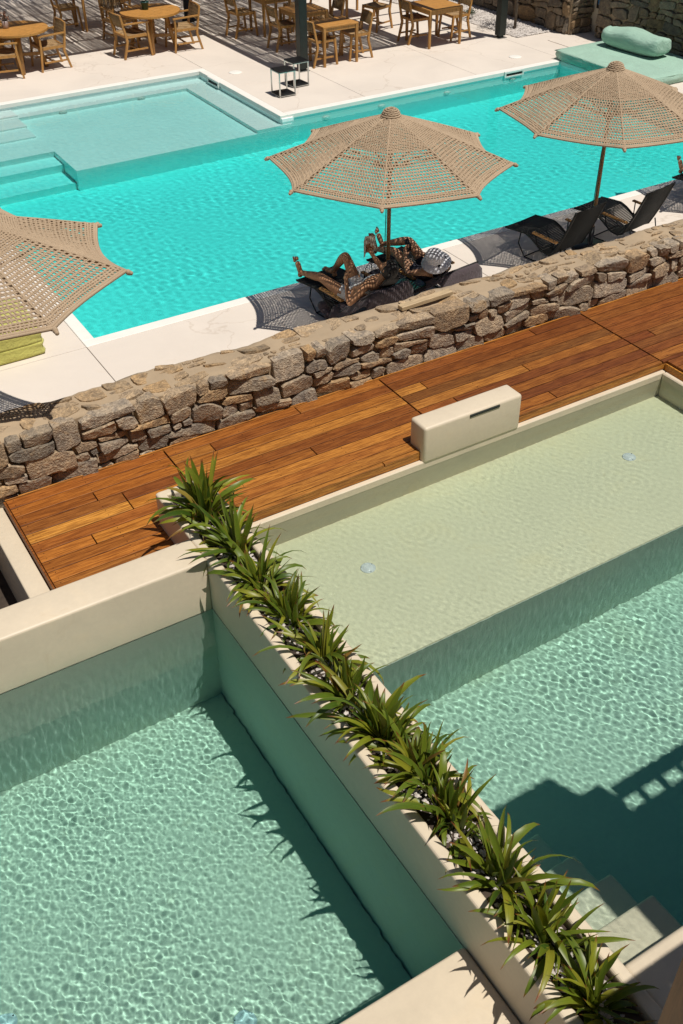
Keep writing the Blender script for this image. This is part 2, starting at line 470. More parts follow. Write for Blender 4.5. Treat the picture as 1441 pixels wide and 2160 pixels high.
def mk_leaf(name, stops, tip):
    m, nt, b = nodes(name)
    oi = N(nt, 'ShaderNodeObjectInfo')
    tc = N(nt, 'ShaderNodeTexCoord')
    sep = N(nt, 'ShaderNodeSeparateXYZ'); nt.links.new(tc.outputs['UV'], sep.inputs[0])
    base = ramp(nt, oi.outputs['Random'], stops)
    v = N(nt, 'ShaderNodeMapping'); v.inputs['Scale'].default_value = (9, 1.2, 1); nt.links.new(tc.outputs['UV'], v.inputs['Vector'])
    streak = noise(nt, v.outputs[0], 3.0, 4)
    c = mixc(nt, ramp(nt, streak, [(0.35, (0,0,0)), (0.65, (1,1,1))]), mixc(nt, 1.0, base, (0.72, 0.78, 0.7), 'MULTIPLY'), base)
    if tip:
        t = ramp(nt, math_(nt, 'ADD', sep.outputs[1], math_(nt, 'MULTIPLY', oi.outputs['Random'], 0.07)), [(0.90, (0,0,0)), (0.99, (1,1,1))])
        c = mixc(nt, t, c, (0.20, 0.055, 0.02))
        # paler margins
        e = ramp(nt, math_(nt, 'ABSOLUTE', math_(nt, 'SUBTRACT', sep.outputs[0], 0.5)), [(0.36, (0,0,0)), (0.48, (1,1,1))])
        c = mixc(nt, math_(nt, 'MULTIPLY', e, 0.5), c, (0.22, 0.20, 0.035))
    nt.links.new(c, b.inputs['Base Color'])
    b.inputs['Roughness'].default_value = 0.42
    tr = N(nt, 'ShaderNodeBsdfTranslucent')
    nt.links.new(mixc(nt, 1.0, c, (1.3, 1.25, 0.6), 'MULTIPLY'), tr.inputs['Color'])
    mx = N(nt, 'ShaderNodeMixShader'); mx.inputs[0].default_value = 0.3
    nt.links.new(b.outputs[0], mx.inputs[1]); nt.links.new(tr.outputs[0], mx.inputs[2])
    nt.links.new(mx.outputs[0], nt.nodes['Material Output'].inputs['Surface'])
    return m
M['leaf'] = mk_leaf('strap_leaf', [(0.0, (0.058,0.112,0.012)), (0.3, (0.185,0.235,0.020)), (0.6, (0.112,0.170,0.016)), (0.84, (0.30,0.305,0.024)), (0.975, (0.29,0.27,0.03)), (0.985, (0.34,0.22,0.05)), (1.0, (0.30,0.15,0.04))], True)
M['olive'] = mk_leaf('olive_leaf', [(0.0, (0.05,0.07,0.035)), (1.0, (0.09,0.11,0.06))], False)

def mk_water(name):
    m = bpy.data.materials.new(name); m.use_nodes = True
    nt = m.node_tree; nt.nodes.remove(nt.nodes['Principled BSDF'])
    g = N(nt, 'ShaderNodeBsdfGlass'); g.inputs['IOR'].default_value = 1.333; g.inputs['Roughness'].default_value = 0.0
    nt.links.new(g.outputs[0], nt.nodes['Material Output'].inputs['Surface'])
    return m
def mk_tint(name, sig):
    m = bpy.data.materials.new(name); m.use_nodes = True
    nt = m.node_tree; nt.nodes.remove(nt.nodes['Principled BSDF'])
    d = max(sig)*1.02
    va = N(nt, 'ShaderNodeVolumeAbsorption'); va.inputs['Density'].default_value = d
    va.inputs['Color'].default_value = (*(1-x/d for x in sig), 1)
    nt.links.new(va.outputs[0], nt.nodes['Material Output'].inputs['Volume'])
    return m
M['water'] = mk_water('clear_water')
M['tint_private'] = mk_tint('green_water_body', (0.50, 0.100, 0.062))
M['tint_big'] = mk_tint('turquoise_water_body', (1.45, 0.016, 0.040))

# ------------------------------------------------------------------ ground
TZ = -0.80          # level of the big pool terrace
WZ = -0.155         # private pools water level
CZ = 0.30           # top of planter and pool walls
BZ = -0.905         # big pool water level

MB().add([(-300,-300,-2.7),(300,-300,-2.7),(300,300,-2.7),(-300,300,-2.7)], [(0,1,2,3)]).build('ground', M['ground'], kind='structure')

# ------------------------------------------------------------------ private pools
lp_floor = MB().box(-1.6, 1.98, 2.0, 5.2, -1.76, -1.56).build('pool_floor', M['pool_plaster'], kind='structure')
rp_floor = MB().box(2.42, 7.06, 1.4, 4.3, -1.71, -1.51).build('pool_floor', M['pool_plaster'], kind='structure')
ledge = MB().box(-1.8, 1.990, -0.6, 2.115, -1.7, -0.132, 0.02).build('pool_ledge', M['plaster'], kind='structure')
M['shelf_plaster'] = plaster('shelf_plaster', (0.90, 0.80, 0.53), 0.6, mott=0.08)
shelf = MB().box(2.405, 7.045, 4.20, 5.755, -1.75, -0.52, 0.012).build('pool_shelf', M['shelf_plaster'], kind='structure')
rp_near = MB().box(2.405, 12.0, -1.5, 1.475, -1.75, CZ-0.02, 0.03).build('pool_terrace', M['plaster'], kind='structure')
w = thing('pool_wall', 'thin cream rim wall around the shallow shelf pool below the deck edge', 'pool wall')
a1 = MB().box(2.405, 7.09, 5.745, 5.795, -1.75, -0.085, 0.010).build('back_rim', M['plaster'], w)
a2 = MB().box(7.04, 7.095, 1.40, 5.744, -1.75, -0.088, 0.010).build('side_rim', M['plaster'], w)
w2 = thing('pool_wall', 'thick cream wall closing the far end of the deep left pool, beside the deck', 'pool wall')
b1 = MB().box(-2.0, 2.0, 5.142, 5.435, -1.8, CZ-0.002, 0.022).build('wall_body', M['plaster_w'], w2)
st = thing('pool_steps', 'submerged cream steps descending beside the planter in the right pool', 'steps')
steps = []
for i, (z, y1) in enumerate(((-0.32, 1.865), (-0.60, 2.16), (-0.87, 2.45), (-1.14, 2.77))):
    steps.append(MB().box(2.405, 3.125 + 0.003*i, 1.42, y1, -1.72, z, 0.02).build('step', M['pool_plaster'], st))
receiver(lp_floor, rp_floor, ledge, shelf, rp_near, a1, a2, b1, *steps)

# planter: a long wall with a trough along its top
pl = thing('planter', 'long cream planter wall dividing the two private pools, filled with strap-leaved plants', 'planter')
bm = bmesh.new()
bmesh.ops.create_cube(bm, size=1)
PX0, PX1, PY0, PY1 = 1.995, 2.412, 0.45, 6.06
for v in bm.verts:
    v.co = Vector(((PX0+PX1)/2 + v.co.x*(PX1-PX0), (PY0+PY1)/2 + v.co.y*(PY1-PY0), (-1.8+CZ)/2 + v.co.z*(CZ+1.8)))
top = [f for f in bm.faces if f.normal.z > 0.9][0]
bmesh.ops.inset_region(bm, faces=[top], thickness=0.105)
for v in top.verts:                       # leave thicker end walls
    v.co.z = CZ
res = bmesh.ops.extrude_discrete_faces(bm, faces=[top])
nf = res['faces'][0]
for v in nf.verts: v.co.z = CZ - 0.14
ed = [e for e in bm.edges if all(v.co.z > CZ-0.001 for v in e.verts)] + \
     [e for e in bm.edges if abs(e.verts[0].co.z-e.verts[1].co.z) > 1.0]
bmesh.ops.bevel(bm, geom=ed, offset=0.018, segments=3, affect='EDGES', profile=0.5)
mb = MB(); mb.bm(bm, smooth=False)
pbody = mb.build('planter_wall', M['plaster_w'], pl)
receiver(pbody)
MB().box(PX0+0.09, PX1-0.09, PY0+0.09, PY1-0.09, CZ-0.20, CZ-0.05).build('soil', M['soil'], pl)
def pebbles(n, fx, fz, r0, r1, rr):
    mb = MB()
    for _ in range(n):
        x, y = fx(rr); r = rr.uniform(r0, r1); z = fz(x, y) + r*0.3
        a = rr.uniform(0, PI); s = rr.uniform(0.6, 1.0)
        vs = []
        for k in range(5):
            t = a + 2*PI*k/5
            vs.append((x+r*math.cos(t)*rr.uniform(.75, 1.1), y+r*s*math.sin(t)*rr.uniform(.75, 1.1), z + rr.uniform(-.15, .15)*r))
        vs.append((x+rr.uniform(-.3,.3)*r, y+rr.uniform(-.3,.3)*r, z+r*rr.uniform(.45,.7)))
        vs.append((x, y, z-r*.6))
        mb.add(vs, [(k, (k+1) % 5, 5) for k in range(5)] + [((k+1) % 5, k, 6) for k in range(5)])
    return mb
rp = random.Random(3)
pebbles(2600, lambda r: (r.uniform(PX0+.11, PX1-.11), r.uniform(PY0+.11, PY1-.11)), lambda x, y: CZ-0.05+0.012*math.sin(9*y), 0.008, 0.020, rp).build('pebbles', M['pebble'], pl, kind='stuff')

# the green-grey lining of the two basins below the waterline
M['lining'] = plaster('pool_lining', (0.56, 0.58, 0.47), 0.6, mott=0.10)
receiver(MB().box(-1.6, 1.990, 5.138, 5.145, -1.58, -0.16).build('pool_lining', M['lining'], w2),
         MB().box(1.990, 1.998, 2.10, 5.138, -1.58, -0.16).build('pool_lining', M['lining'], pl),
         MB().box(2.410, 2.416, 1.40, 4.20, -1.53, -0.16).build('pool_lining', M['lining'], pl),
         MB().box(2.416, 7.04, 4.193, 4.199, -1.53, -0.535).build('pool_lining', M['lining'], w))

# fountain block with its slot
fb = thing('fountain_block', 'cream plastered spout block with a dark slot, rising from the pool rim beside the deck', 'fountain')
bm = bmesh.new()
bmesh.ops.create_cube(bm, size=1)
for v in bm.verts: v.co = Vector((4.775 + v.co.x*1.03, 5.846 + v.co.y*0.222, 0.075 + v.co.z*0.36))
bmesh.ops.bevel(bm, geom=bm.edges[:], offset=0.028, segments=4, affect='EDGES', profile=0.5)
mb = MB(); mb.bm(bm, smooth=True); mb.build('block', M['plaster'], fb)
# slot sits in the front top edge
MB().box(4.72, 5.04, 5.728, 5.775, 0.212, 0.237, 0.004).build('slot', M['dark_void'], fb)

# round lights on the shelf and on the floor of the left pool
def pool_light(x, y, z, label, r=0.062):
    t = thing('pool_light', label, 'pool light', (x, y, z), 0, 'round lights set in the pool floors')
    MB().lathe([(r, -0.03), (r, 0.006), (r*0.92, 0.012), (r*0.8, 0.012)], 24).build('rim', M['white_plastic'], t)
    MB().lathe([(r*0.78, 0.002), (r*0.78, 0.010), (r*0.5, 0.016), (0.005, 0.017)], 20).build('lens', M['lens'], t)
    for k in range(3):
        a = k*2*PI/3+0.4
        MB().lathe([(0.004, 0.010), (0.004, 0.0145)], 8, (r*0.86*math.cos(a), r*0.86*math.sin(a), 0)).build('screw', M['dark_void'], t)
    for c in t.children: receiver(c)
    return t
pool_light(3.316, 5.125, -0.52, 'white round pool light on the shelf close to the planter')
pool_light(6.088, 5.135, -0.52, 'white round pool light on the shelf towards the deck corner with the sign')
pool_light(1.0, 2.83, -1.56, 'round light on the left pool floor by the near ledge, towards the planter', 0.07)
pool_light(-0.22, 3.55, -1.56, 'round light on the left pool floor at the lower left corner of the picture', 0.07)

# ------------------------------------------------------------------ water
def waves(seed, n, lmin, lmax, foc, depth):
    """random sum of sines whose curvature focuses sunlight near the given depth"""
    r = random.Random(seed); W = []
    for _ in range(n):
        lam = math.exp(r.uniform(math.log(lmin), math.log(lmax)))
        a = r.uniform(0, 2*PI) if r.random() < 0.45 else r.gauss(0.5, 0.5); k = 2*PI/lam
        W.append((k*math.cos(a), k*math.sin(a), r.uniform(0, 2*PI), k))
    # rms curvature = sqrt(sum (A k^2)^2/2) = foc / (0.25 depth)
    tgt = foc/(0.25*depth)
    amp = [1.0/(w[3]**2)*(w[3]*lmax/2/PI)**0.15 for w in W]
    cur = math.sqrt(sum((a*w[3]**2)**2/2 for a, w in zip(amp, W)))
    return [(w[0], w[1], w[2], a*tgt/cur) for w, a in zip(W, amp)]

def water(name, x0, x1, y0, y1, z, step, W, keep=None, calm=None, rings=(), xs=None, ys=None):
    if xs is None: xs = np.linspace(x0, x1, int((x1-x0)/step)+1)
    if ys is None: ys = np.linspace(y0, y1, int((y1-y0)/step)+1)
    nx = len(xs); ny = len(ys)
    X, Y = np.meshgrid(xs, ys)
    Z = np.zeros_like(X)
    for kx, ky, p, a in W: Z += a*np.sin(kx*X+ky*Y+p)
    if calm is not None: Z *= calm(X, Y)
    for cx, cy, lam, a, rad in rings:
        R = np.hypot(X-cx, Y-cy); Z += a*np.cos(2*PI*R/lam)*np.exp(-R/rad)
    V = np.stack([X, Y, Z+z], -1).reshape(-1, 3)
    idx = np.arange(nx*ny).reshape(ny, nx)
    q = np.stack([idx[:-1, :-1], idx[:-1, 1:], idx[1:, 1:], idx[1:, :-1]], -1).reshape(-1, 4)
    if keep is not None:
        c = V[q].mean(1); q = q[keep(c[:, 0], c[:, 1])]
    me = bpy.data.meshes.new(name)
    me.vertices.add(len(V)); me.vertices.foreach_set('co', V.astype(np.float32).ravel())
    me.loops.add(q.size); me.loops.foreach_set('vertex_index', q.astype(np.int32).ravel())
    me.polygons.add(len(q)); me.polygons.foreach_set('loop_start', np.arange(0, q.size, 4, dtype=np.int32))
    me.update(calc_edges=True)
    me.polygons.foreach_set('use_smooth', np.ones(len(q), dtype=bool))
    me.materials.append(M['water'])
    o = bpy.data.objects.new(name, me); COL.objects.link(o)
    o['kind'] = 'structure'
    o.cycles.is_caustics_caster = True
    print(name, len(q), 'amp', float(np.abs(Z).max()))
    return o

def patchy(X, Y):
    return 0.90 + 0.30*np.sin(1.9*X+1.3*Y+0.5)*np.sin(1.4*Y-1.1*X+2.0) + 0.14*np.sin(4.3*X-2.9*Y+1.0)*np.sin(3.7*Y+2.2*X)
lpw = water('pool_water', -1.58, 2.005, 2.09, 5.155, WZ, 0.0050, waves(11, 140, 0.019, 0.085, 0.45, 1.4), calm=patchy,
            xs=np.concatenate([np.linspace(-1.58, -0.6, 90)[:-1], np.arange(-0.6, 2.004, 0.0050), [2.005]]))
MB().box(-1.58, 2.03, 2.0, 5.2, -1.65, -0.139).build('water_body', M['tint_private'], lpw, kind='structure')
RW = waves(23, 140, 0.021, 0.085, 0.43, 1.4)
RK = dict(calm=lambda X, Y: patchy(X, Y)*(0.60+0.40*np.clip((4.3-Y)/0.6, 0, 1)), rings=((3.95, 5.2, 0.07, 0.00010, 0.28), (5.9, 4.75, 0.07, 0.00010, 0.28)))
rpw = water('pool_water', 2.395, 7.06, 1.46, 5.76, WZ, 0.0056, RW,      # finer where the deep floor shows the light net
            xs=np.concatenate([np.arange(2.395, 6.2, 0.0058), np.linspace(6.2, 7.06, 72)]), ys=np.concatenate([np.arange(1.46, 4.4, 0.0058), np.linspace(4.4, 5.76, 165)]), **RK)
MB().box(2.37, 7.07, 1.40, 5.765, -1.60, -0.139).build('water_body', M['tint_private'], rpw, kind='structure')

# ------------------------------------------------------------------ big pool
GX0, GX1, GY0, GY1 = 3.05, 15.20, 10.60, 16.53     # main basin
WX1, WY1 = 8.75, 19.88                              # wading part reaches to x=WX1, y=WY1
bp = [
    MB().box(-4, 16, 10.3, 16.6, -2.4, -2.10).build('pool_floor', M['big_pool'], kind='structure'),
    MB().box(-4, 4.93, 17.55, 20.2, -2.3, -1.20).build('wading_floor', M['big_pool'], kind='structure'),
    MB().box(4.93, 8.95, 16.47, 20.2, -2.3, -1.203).build('wading_floor', M['big_pool'], kind='structure'),
    MB().box(-4, 4.925, 17.12, 17.552, -2.3, -1.46).build('pool_step', M['big_pool'], kind='structure'),
    MB().box(-4, 4.922, 16.55, 17.122, -2.3, -1.80).build('pool_step', M['big_pool'], kind='structure'),
    MB().box(-4, 8.95, 19.42, 20.2, -1.5, -1.02).build('pool_bench', M['big_pool'], kind='structure'),
    MB().box(8.26, 8.95, 16.475, 19.422, -1.5, -1.023).build('pool_bench', M['big_pool'], kind='structure'),
    MB().box(-4, 4.93, 19.50, 20.2, -1.4, -0.955).build('pool_step', M['big_pool'], kind='structure'),
    MB().box(-4, 4.91, 18.93, 19.502, -1.5, -1.04).build('pool_step', M['big_pool'], kind='structure'),
    MB().box(-4, 4.89, 18.38, 18.932, -1.5, -1.12).build('pool_step', M['big_pool'], kind='structure'),
    # basin walls
    MB().box(2.8, 15.5, 10.30, 10.58, -2.3, -0.845).build('basin_wall', M['big_pool'], kind='structure'),
    MB().box(8.77, 15.5, 16.55, 16.85, -2.3, -0.843).build('basin_wall', M['big_pool'], kind='structure'),
    MB().box(15.22, 15.5, 10.3, 16.9, -2.3, -0.841).build('basin_wall', M['big_pool'], kind='structure'),
    MB().box(8.772, 9.0, 16.5, 20.2, -2.2, -0.847).build('basin_wall', M['big_pool'], kind='structure'),
    MB().box(-4, 9.0, 19.90, 20.2, -2.2, -0.846).build('basin_wall', M['big_pool'], kind='structure'),
    MB().box(2.8, 3.03, 10.3, 16.5, -2.3, -0.844).build('basin_wall', M['big_pool'], kind='structure'),
]
receiver(*bp)
bpw = water('pool_water', 2.9, 15.3, 10.56, 19.95, BZ, 0.0175, waves(5, 110, 0.075, 0.20, 0.15, 1.3),
            calm=patchy, keep=lambda x, y: ((x > 3.0) & (y < 16.6)) | ((x < 8.80) & (y > 16.5)))
wl = water('pool_water', -3.9, 2.92, 16.45, 19.95, BZ, 0.03, waves(6, 40, 0.16, 0.40, 0.25, 1.0))
MB().box(-3.95, 15.35, 10.5, 20.1, -2.25, -0.883).build('water_body', M['tint_big'], bpw, kind='structure')

# white coping and paving of the terrace
cop = thing('pool_coping', 'smooth white coping band running round the turquoise pool', 'coping')
cw = 0.15
def cop_strip(x0, x1, y0, y1):
    receiver(MB().box(x0, x1, y0, y1, -0.872, TZ+0.004, 0.006).build('coping_strip', M['coping'], cop))
cop_strip(3.05-cw, 15.2+cw, GY0-cw, GY0)
cop_strip(8.75+cw, 15.2+cw, GY1, GY1+cw)
cop_strip(15.2, 15.2+cw, GY0, GY1)
cop_strip(8.75, 8.75+cw, GY1, WY1)
cop_strip(-4, 8.75+cw, WY1, WY1+cw)
cop_strip(3.05-cw, 3.05, GY0, 16.4)
terr = []
def slab(x0, x1, y0, y1):
    g = 0.004
    terr.append(MB().box(x0+g, x1-g, y0+g, y1-g, TZ-0.12, TZ, 0.003).build('paving_slab', M['terrace'], TERR))
TERR = bpy.data.objects.new('terrace', None); COL.objects.link(TERR); TERR['kind'] = 'structure'
cx0 = 3.05-cw; cy0 = GY0-cw
for x0, x1 in ((-6, cx0), (cx0, 7.9), (7.9, 12.6), (12.6, 20)):
    slab(x0, x1, 7.40, cy0)
slab(-6, cx0, cy0, 13.5); slab(-6, cx0, 13.5, 16.4)
cy1 = GY1+cw; cx1 = WX1+cw; cy2 = WY1+cw
for x0, x1 in ((cx1, 10.62), (10.62, 13.2), (13.2, 15.35)):
    slab(x0, x1, cy1, 18.62)
    slab(x0, x1, 18.62, cy2+2)
slab(15.35, 20, 7.4+3.05, 14.2); slab(15.35, 20, 14.2, 18.62); slab(15.35, 20, 18.62, 24)
slab(-6, 3.5, cy2, 22.4); slab(3.5, cx1, cy2, 22.4)
slab(-6, 3.5, 22.4, 34); slab(3.5, cx1, 22.4, 34); slab(cx1, 12.2, cy2+2, 34); slab(12.2, 15.35, cy2+2, 34); slab(15.35, 24, 24, 34)

# skimmers: white frames with a dark slot
def skimmer(loc, rz, label):
    t = thing('skimmer', label, 'skimmer', loc, rz, 'pool skimmers')
    MB().box(-0.24, 0.24, -0.02, 0.03, -0.035, 0.008, 0.006).build('lid', M['white_plastic'], t)
    f = MB(); f.box(-0.24, -0.205, -0.022, 0.02, -0.085, -0.036); f.box(0.205, 0.24, -0.022, 0.02, -0.085, -0.036); f.box(-0.24, 0.24, -0.022, 0.02, -0.125, -0.085)
    f.build('frame', M['white_plastic'], t)
    MB().box(-0.204, 0.204, -0.004, 0.018, -0.084, -0.036).build('opening', M['dark_void'], t)
    return t
skimmer((14.0, GY1-0.01, TZ), 0.0, 'white framed skimmer slot in the far pool wall near the mint daybed')
skimmer((15.19, 15.35, TZ), -PI/2, 'white framed skimmer slot in the pool end wall under the mint daybed')
skimmer((8.74, 19.22, TZ), -PI/2, 'white framed skimmer slot in the corner of the shallow wading area')
def jet(x, y, z, rz, label):
    t = thing('pool_jet', label, 'pool light', (x, y, z), rz, 'small round fittings in the pool walls')
    m = MB().lathe([(0.075, 0.0), (0.075, 0.03), (0.055, 0.04), (0.02, 0.042)], 18)
    m.v = [(p[0], -p[2], p[1]) for p in m.v]
    o = m.build('ring', M['white_plastic'], t)
    m = MB().lathe([(0.03, 0.041), (0.03, 0.046)], 12); m.v = [(p[0], -p[2], p[1]) for p in m.v]
    o2 = m.build('lens', M['lens'], t); receiver(o, o2)
jet(9.7, 16.55, -1.13, 0, 'round fitting in the far pool wall just right of the side tables')
jet(10.9, 16.55, -1.13, 0, 'round fitting in the far pool wall, second to the right of the tray tables')
jet(12.4, 16.55, -1.13, 0, 'round fitting in the far pool wall, midway between the tray tables and the daybed')
jet(14.0, 16.55, -1.13, 0, 'round fitting in the far pool wall directly under the skimmer')
jet(5.75, 19.42, -1.12, 0, 'round fitting in the bench riser near the shallow steps')
jet(7.3, 19.42, -1.12, 0, 'round fitting in the bench riser towards the wading corner')
for x, y, lab in ((9.31, 19.40, 'round white drain lid on the paving behind the wading corner'), (14.63, 17.27, 'round white drain lid on the paving close to the mint daybed')):
    t = thing('drain_lid', lab, 'drain lid', (x, y, TZ), 0, 'round drain lids in the paving')
    MB().lathe([(0.13, 0.0), (0.13, 0.008), (0.118, 0.012), (0.02, 0.012)], 28).build('lid', M['coping'], t)

# ------------------------------------------------------------------ wooden deck
deck = bpy.data.objects.new('wooden_deck', None); COL.objects.link(deck); deck['kind'] = 'structure'
MB().box(1.10, 7.0, 5.86, 6.95, -0.14, -0.03).build('joist_frame', M['joist'], deck)
MB().box(1.10, 2.0, 5.44, 5.86, -0.14, -0.031).build('joist_frame', M['joist'], deck)
MB().box(7.15, 9.9, 2.0, 6.95, -0.14, -0.032).build('joist_frame', M['joist'], deck)
plank_cache = {}
rd = random.Random(21)
def plank(x0, x1, y0, y1):
    g = 0.0046
    L = x1-x0-2*g; Wd = y1-y0-2*g
    key = (round(L, 3), round(Wd, 3))
    if key not in plank_cache:
        plank_cache[key] = MB().box(-L/2, L/2, -Wd/2, Wd/2, -0.024, 0, 0.002).mesh('plank')
    o = link('plank', plank_cache[key], M['deck'], deck)
    o.location = ((x0+x1)/2, (y0+y1)/2, rd.uniform(-0.0012, 0.0008))
    return o
pitch = 0.1263
rows = [6.972 - pitch*i for i in range(0, 14)]
def run(x0, x1, y0, y1, lo, hi):
    x = x0
    cuts = [x0]
    if x1-x0 > 1.0:
        n = rd.choice((0, 0, 1, 1)) if x1-x0 > 1.8 else rd.choice((0, 0, 1))
        cuts += sorted(round(rd.uniform(x0+0.3, x1-0.3), 1) for _ in range(n))
    cuts.append(x1)
    cuts = [c for i, c in enumerate(cuts) if i == 0 or c-cuts[i-1] > 0.15]
    if cuts[-1] != x1: cuts.append(x1)
    for a, b in zip(cuts, cuts[1:]): plank(a, b, y0, y1)
for i in range(13):
    y1 = rows[i]; y0 = rows[i+1]
    if y0 > 5.42: run(1.065, 2.42, max(y0, 5.44), y1, 0, 0)
    elif y1 > 5.45: run(1.065, 2.42, 5.44, y1, 0, 0)
    if y1 > 5.80:
        yy = y0 if y0 > 5.79 else 5.785
        run(2.424, 4.60, yy, y1, 0, 0); run(4.606, 7.068, yy, y1, 0, 0); run(7.076, 9.9, yy, y1, 0, 0)
y = rows[9] if rows[9] < 5.9 else rows[10]
ylast = 5.785
while ylast > 2.2:
    run(7.12, 9.9, ylast-pitch, ylast, 0, 0); ylast -= pitch
MB().box(2.41, 7.12, 5.790, 5.806, -0.086, -0.026, 0.002).build('fascia', M['deck'], deck)
MB().box(7.105, 7.121, 2.1, 5.785, -0.10, -0.026, 0.002).build('fascia', M['deck'], deck)
MB().box(1.048, 1.064, 5.44, 6.972, -0.10, -0.002, 0.002).build('fascia', M['deck'], deck)
MB().box(1.065, 9.9, 6.976, 6.990, -0.06, 0.004, 0.002).build('fascia', M['deck'], deck)

scr = MB()
for xx in (1.12, 1.70, 2.33, 2.50, 3.10, 3.72, 4.32, 4.54, 4.70, 5.30, 5.95, 6.55, 7.0, 7.2, 7.8, 8.4, 9.0, 9.6):
    for i in range(12):
        if rows[i+1] < (5.45 if xx < 2.0 else 5.80): continue
        for f in (0.22, 0.78):
            cxs, cys = xx+rd.uniform(-.004, .004), rows[i]-pitch*f
            scr.add([(cxs+0.0042*math.cos(k*PI/3), cys+0.0042*math.sin(k*PI/3), 0.0016) for k in range(6)], [tuple(range(6))])
scr.build('screw_heads', M['black_metal'], deck, kind='stuff')

# depth sign on the side fascia
sg = thing('depth_sign', 'small grey depth plate with a red no-diving symbol on the deck fascia', 'sign', (7.103, 5.30, -0.058), 0)
SW, SH = 0.46, 0.056
MB().box(-0.004, 0.0, -SW, 0, -SH/2, SH/2).build('plate', M['sign'], sg)
def ring_yz(mb, cy, cz, r0, r1, n=24, x=-0.0055):
    vs = []
    for k in range(n):
        a = 2*PI*k/n
        vs += [(x, cy+r0*math.cos(a), cz+r0*math.sin(a)), (x, cy+r1*math.cos(a), cz+r1*math.sin(a))]
    mb.add(vs, [(2*k, 2*k+1, (2*k+3) % (2*n), (2*k+2) % (2*n)) for k in range(n)])
m = MB(); ring_yz(m, -0.055, 0, 0.017, 0.0215); m.bar((-0.0056, -0.055-0.013, 0.013), (-0.0056, -0.055+0.013, -0.013), 0.004, 0.0005)
m.build('symbol_ring', M['sign_red'], sg)
m = MB(); m.bar((-0.0052, -0.048, -0.006), (-0.0052, -0.064, 0.004), 0.005, 0.0004); m.bar((-0.0052, -0.062, 0.010), (-0.0052, -0.068, 0.006), 0.006, 0.0004)
m.build('diver', M['ink'], sg)
def sign_text(body, yy, size):
    cu = bpy.data.curves.new('lettering', 'FONT'); cu.body = body; cu.size = size; cu.extrude = 0.0003
    o = bpy.data.objects.new('lettering', cu); COL.objects.link(o)
    me = bpy.data.meshes.new_from_object(o.evaluated_get(bpy.context.evaluated_depsgraph_get()))
    bpy.data.objects.remove(o)
    o = link('lettering', me, M['ink'], sg)
    o.rotation_euler = (PI/2, 0, -PI/2); o.location = (-0.0058, yy, -0.019)
sign_text('0,', -0.095, 0.052)

# ------------------------------------------------------------------ left boundary wall with a garden bed
lw = thing('garden_wall', 'low cream wall edging the left end of the wooden deck', 'wall')
receiver(MB().box(0.885, 1.044, 5.30, 7.05, -1.0, -0.075, 0.012).build('wall_body', M['plaster'], lw))
MB().add([(-3, 5.3, -0.62), (0.9, 5.3, -0.62), (0.9, 7.4, -0.62), (-3, 7.4, -0.62)], [(0,1,2,3)]).build('garden_soil', M['soil'], None, kind='structure')

# ------------------------------------------------------------------ rubble stone walls
def power_cells(w, h, sites, margin=0.0):
    """power diagram of sites (x, y, weight) clipped to the rectangle"""
    cells = []
    for i, (x, y, wt) in enumerate(sites):
        poly = [(0, 0), (w, 0), (w, h), (0, h)]
        for j, (x2, y2, w2) in enumerate(sites):
            if i == j or abs(x2-x) > 0.9 or abs(y2-y) > 0.7: continue
            dx, dy = x2-x, y2-y
            c = (x2*x2+y2*y2-w2 - (x*x+y*y-wt))/2
            out = []
            for k in range(len(poly)):
                p, q = poly[k], poly[(k+1) % len(poly)]
                a = p[0]*dx+p[1]*dy-c; b = q[0]*dx+q[1]*dy-c
                if a <= 0: out.append(p)
                if (a < 0 < b) or (b < 0 < a):
                    t = a/(a-b); out.append((p[0]+(q[0]-p[0])*t, p[1]+(q[1]-p[1])*t))
            poly = out
            if len(poly) < 3: break
        if len(poly) >= 3: cells.append(poly)
    return cells

def poly_area(p): return 0.5*sum(p[i][0]*p[(i+1) % len(p)][1]-p[(i+1) % len(p)][0]*p[i][1] for i in range(len(p)))

def inset(poly, d):
    n = len(poly); out = []
    # drop tiny edges first
    pts = [p for i, p in enumerate(poly) if math.dist(p, poly[i-1]) > 0.012]
    n = len(pts)
    if n < 3: return []
    for i in range(n):
        p0, p1, p2 = pts[i-1], pts[i], pts[(i+1) % n]
        e1 = (p1[0]-p0[0], p1[1]-p0[1]); e2 = (p2[0]-p1[0], p2[1]-p1[1])
        l1 = math.hypot(*e1); l2 = math.hypot(*e2)
        n1 = (-e1[1]/l1, e1[0]/l1); n2 = (-e2[1]/l2, e2[0]/l2)
        bx, by = n1[0]+n2[0], n1[1]+n2[1]; bl = max(0.5, bx*bx+by*by)
        out.append((p1[0]+2*d*bx/bl, p1[1]+2*d*by/bl))
    return out if poly_area(out) > 0.0006 else []

def rubble_sites(w, h, r, hmin, hmax, amin, amax):
    sites = []; z = 0.0; k = 0
    while z < h:
        hh = r.uniform(hmin, hmax)
        if h-z-hh < hmin*0.6: hh = h-z
        x = -r.uniform(0, 0.15)
        while x < w+0.1:
            ww = hh*r.uniform(amin, amax)
            if r.random() < 0.22:      # a pair of small stones
                sites.append((x+ww/4, z+hh*0.28+r.uniform(-.01,.01), (0.15*hh)**2))
                sites.append((x+ww/4+r.uniform(-.02,.02), z+hh*0.75, (0.15*hh)**2))
                x += ww/2
                continue
            sites.append((x+ww/2, z+hh/2+r.uniform(-.22,.22)*hh, (0.30*min(ww, 1.4*hh))**2*r.uniform(0.4, 1.5)))
            x += ww
        z += hh; k += 1
    return sites

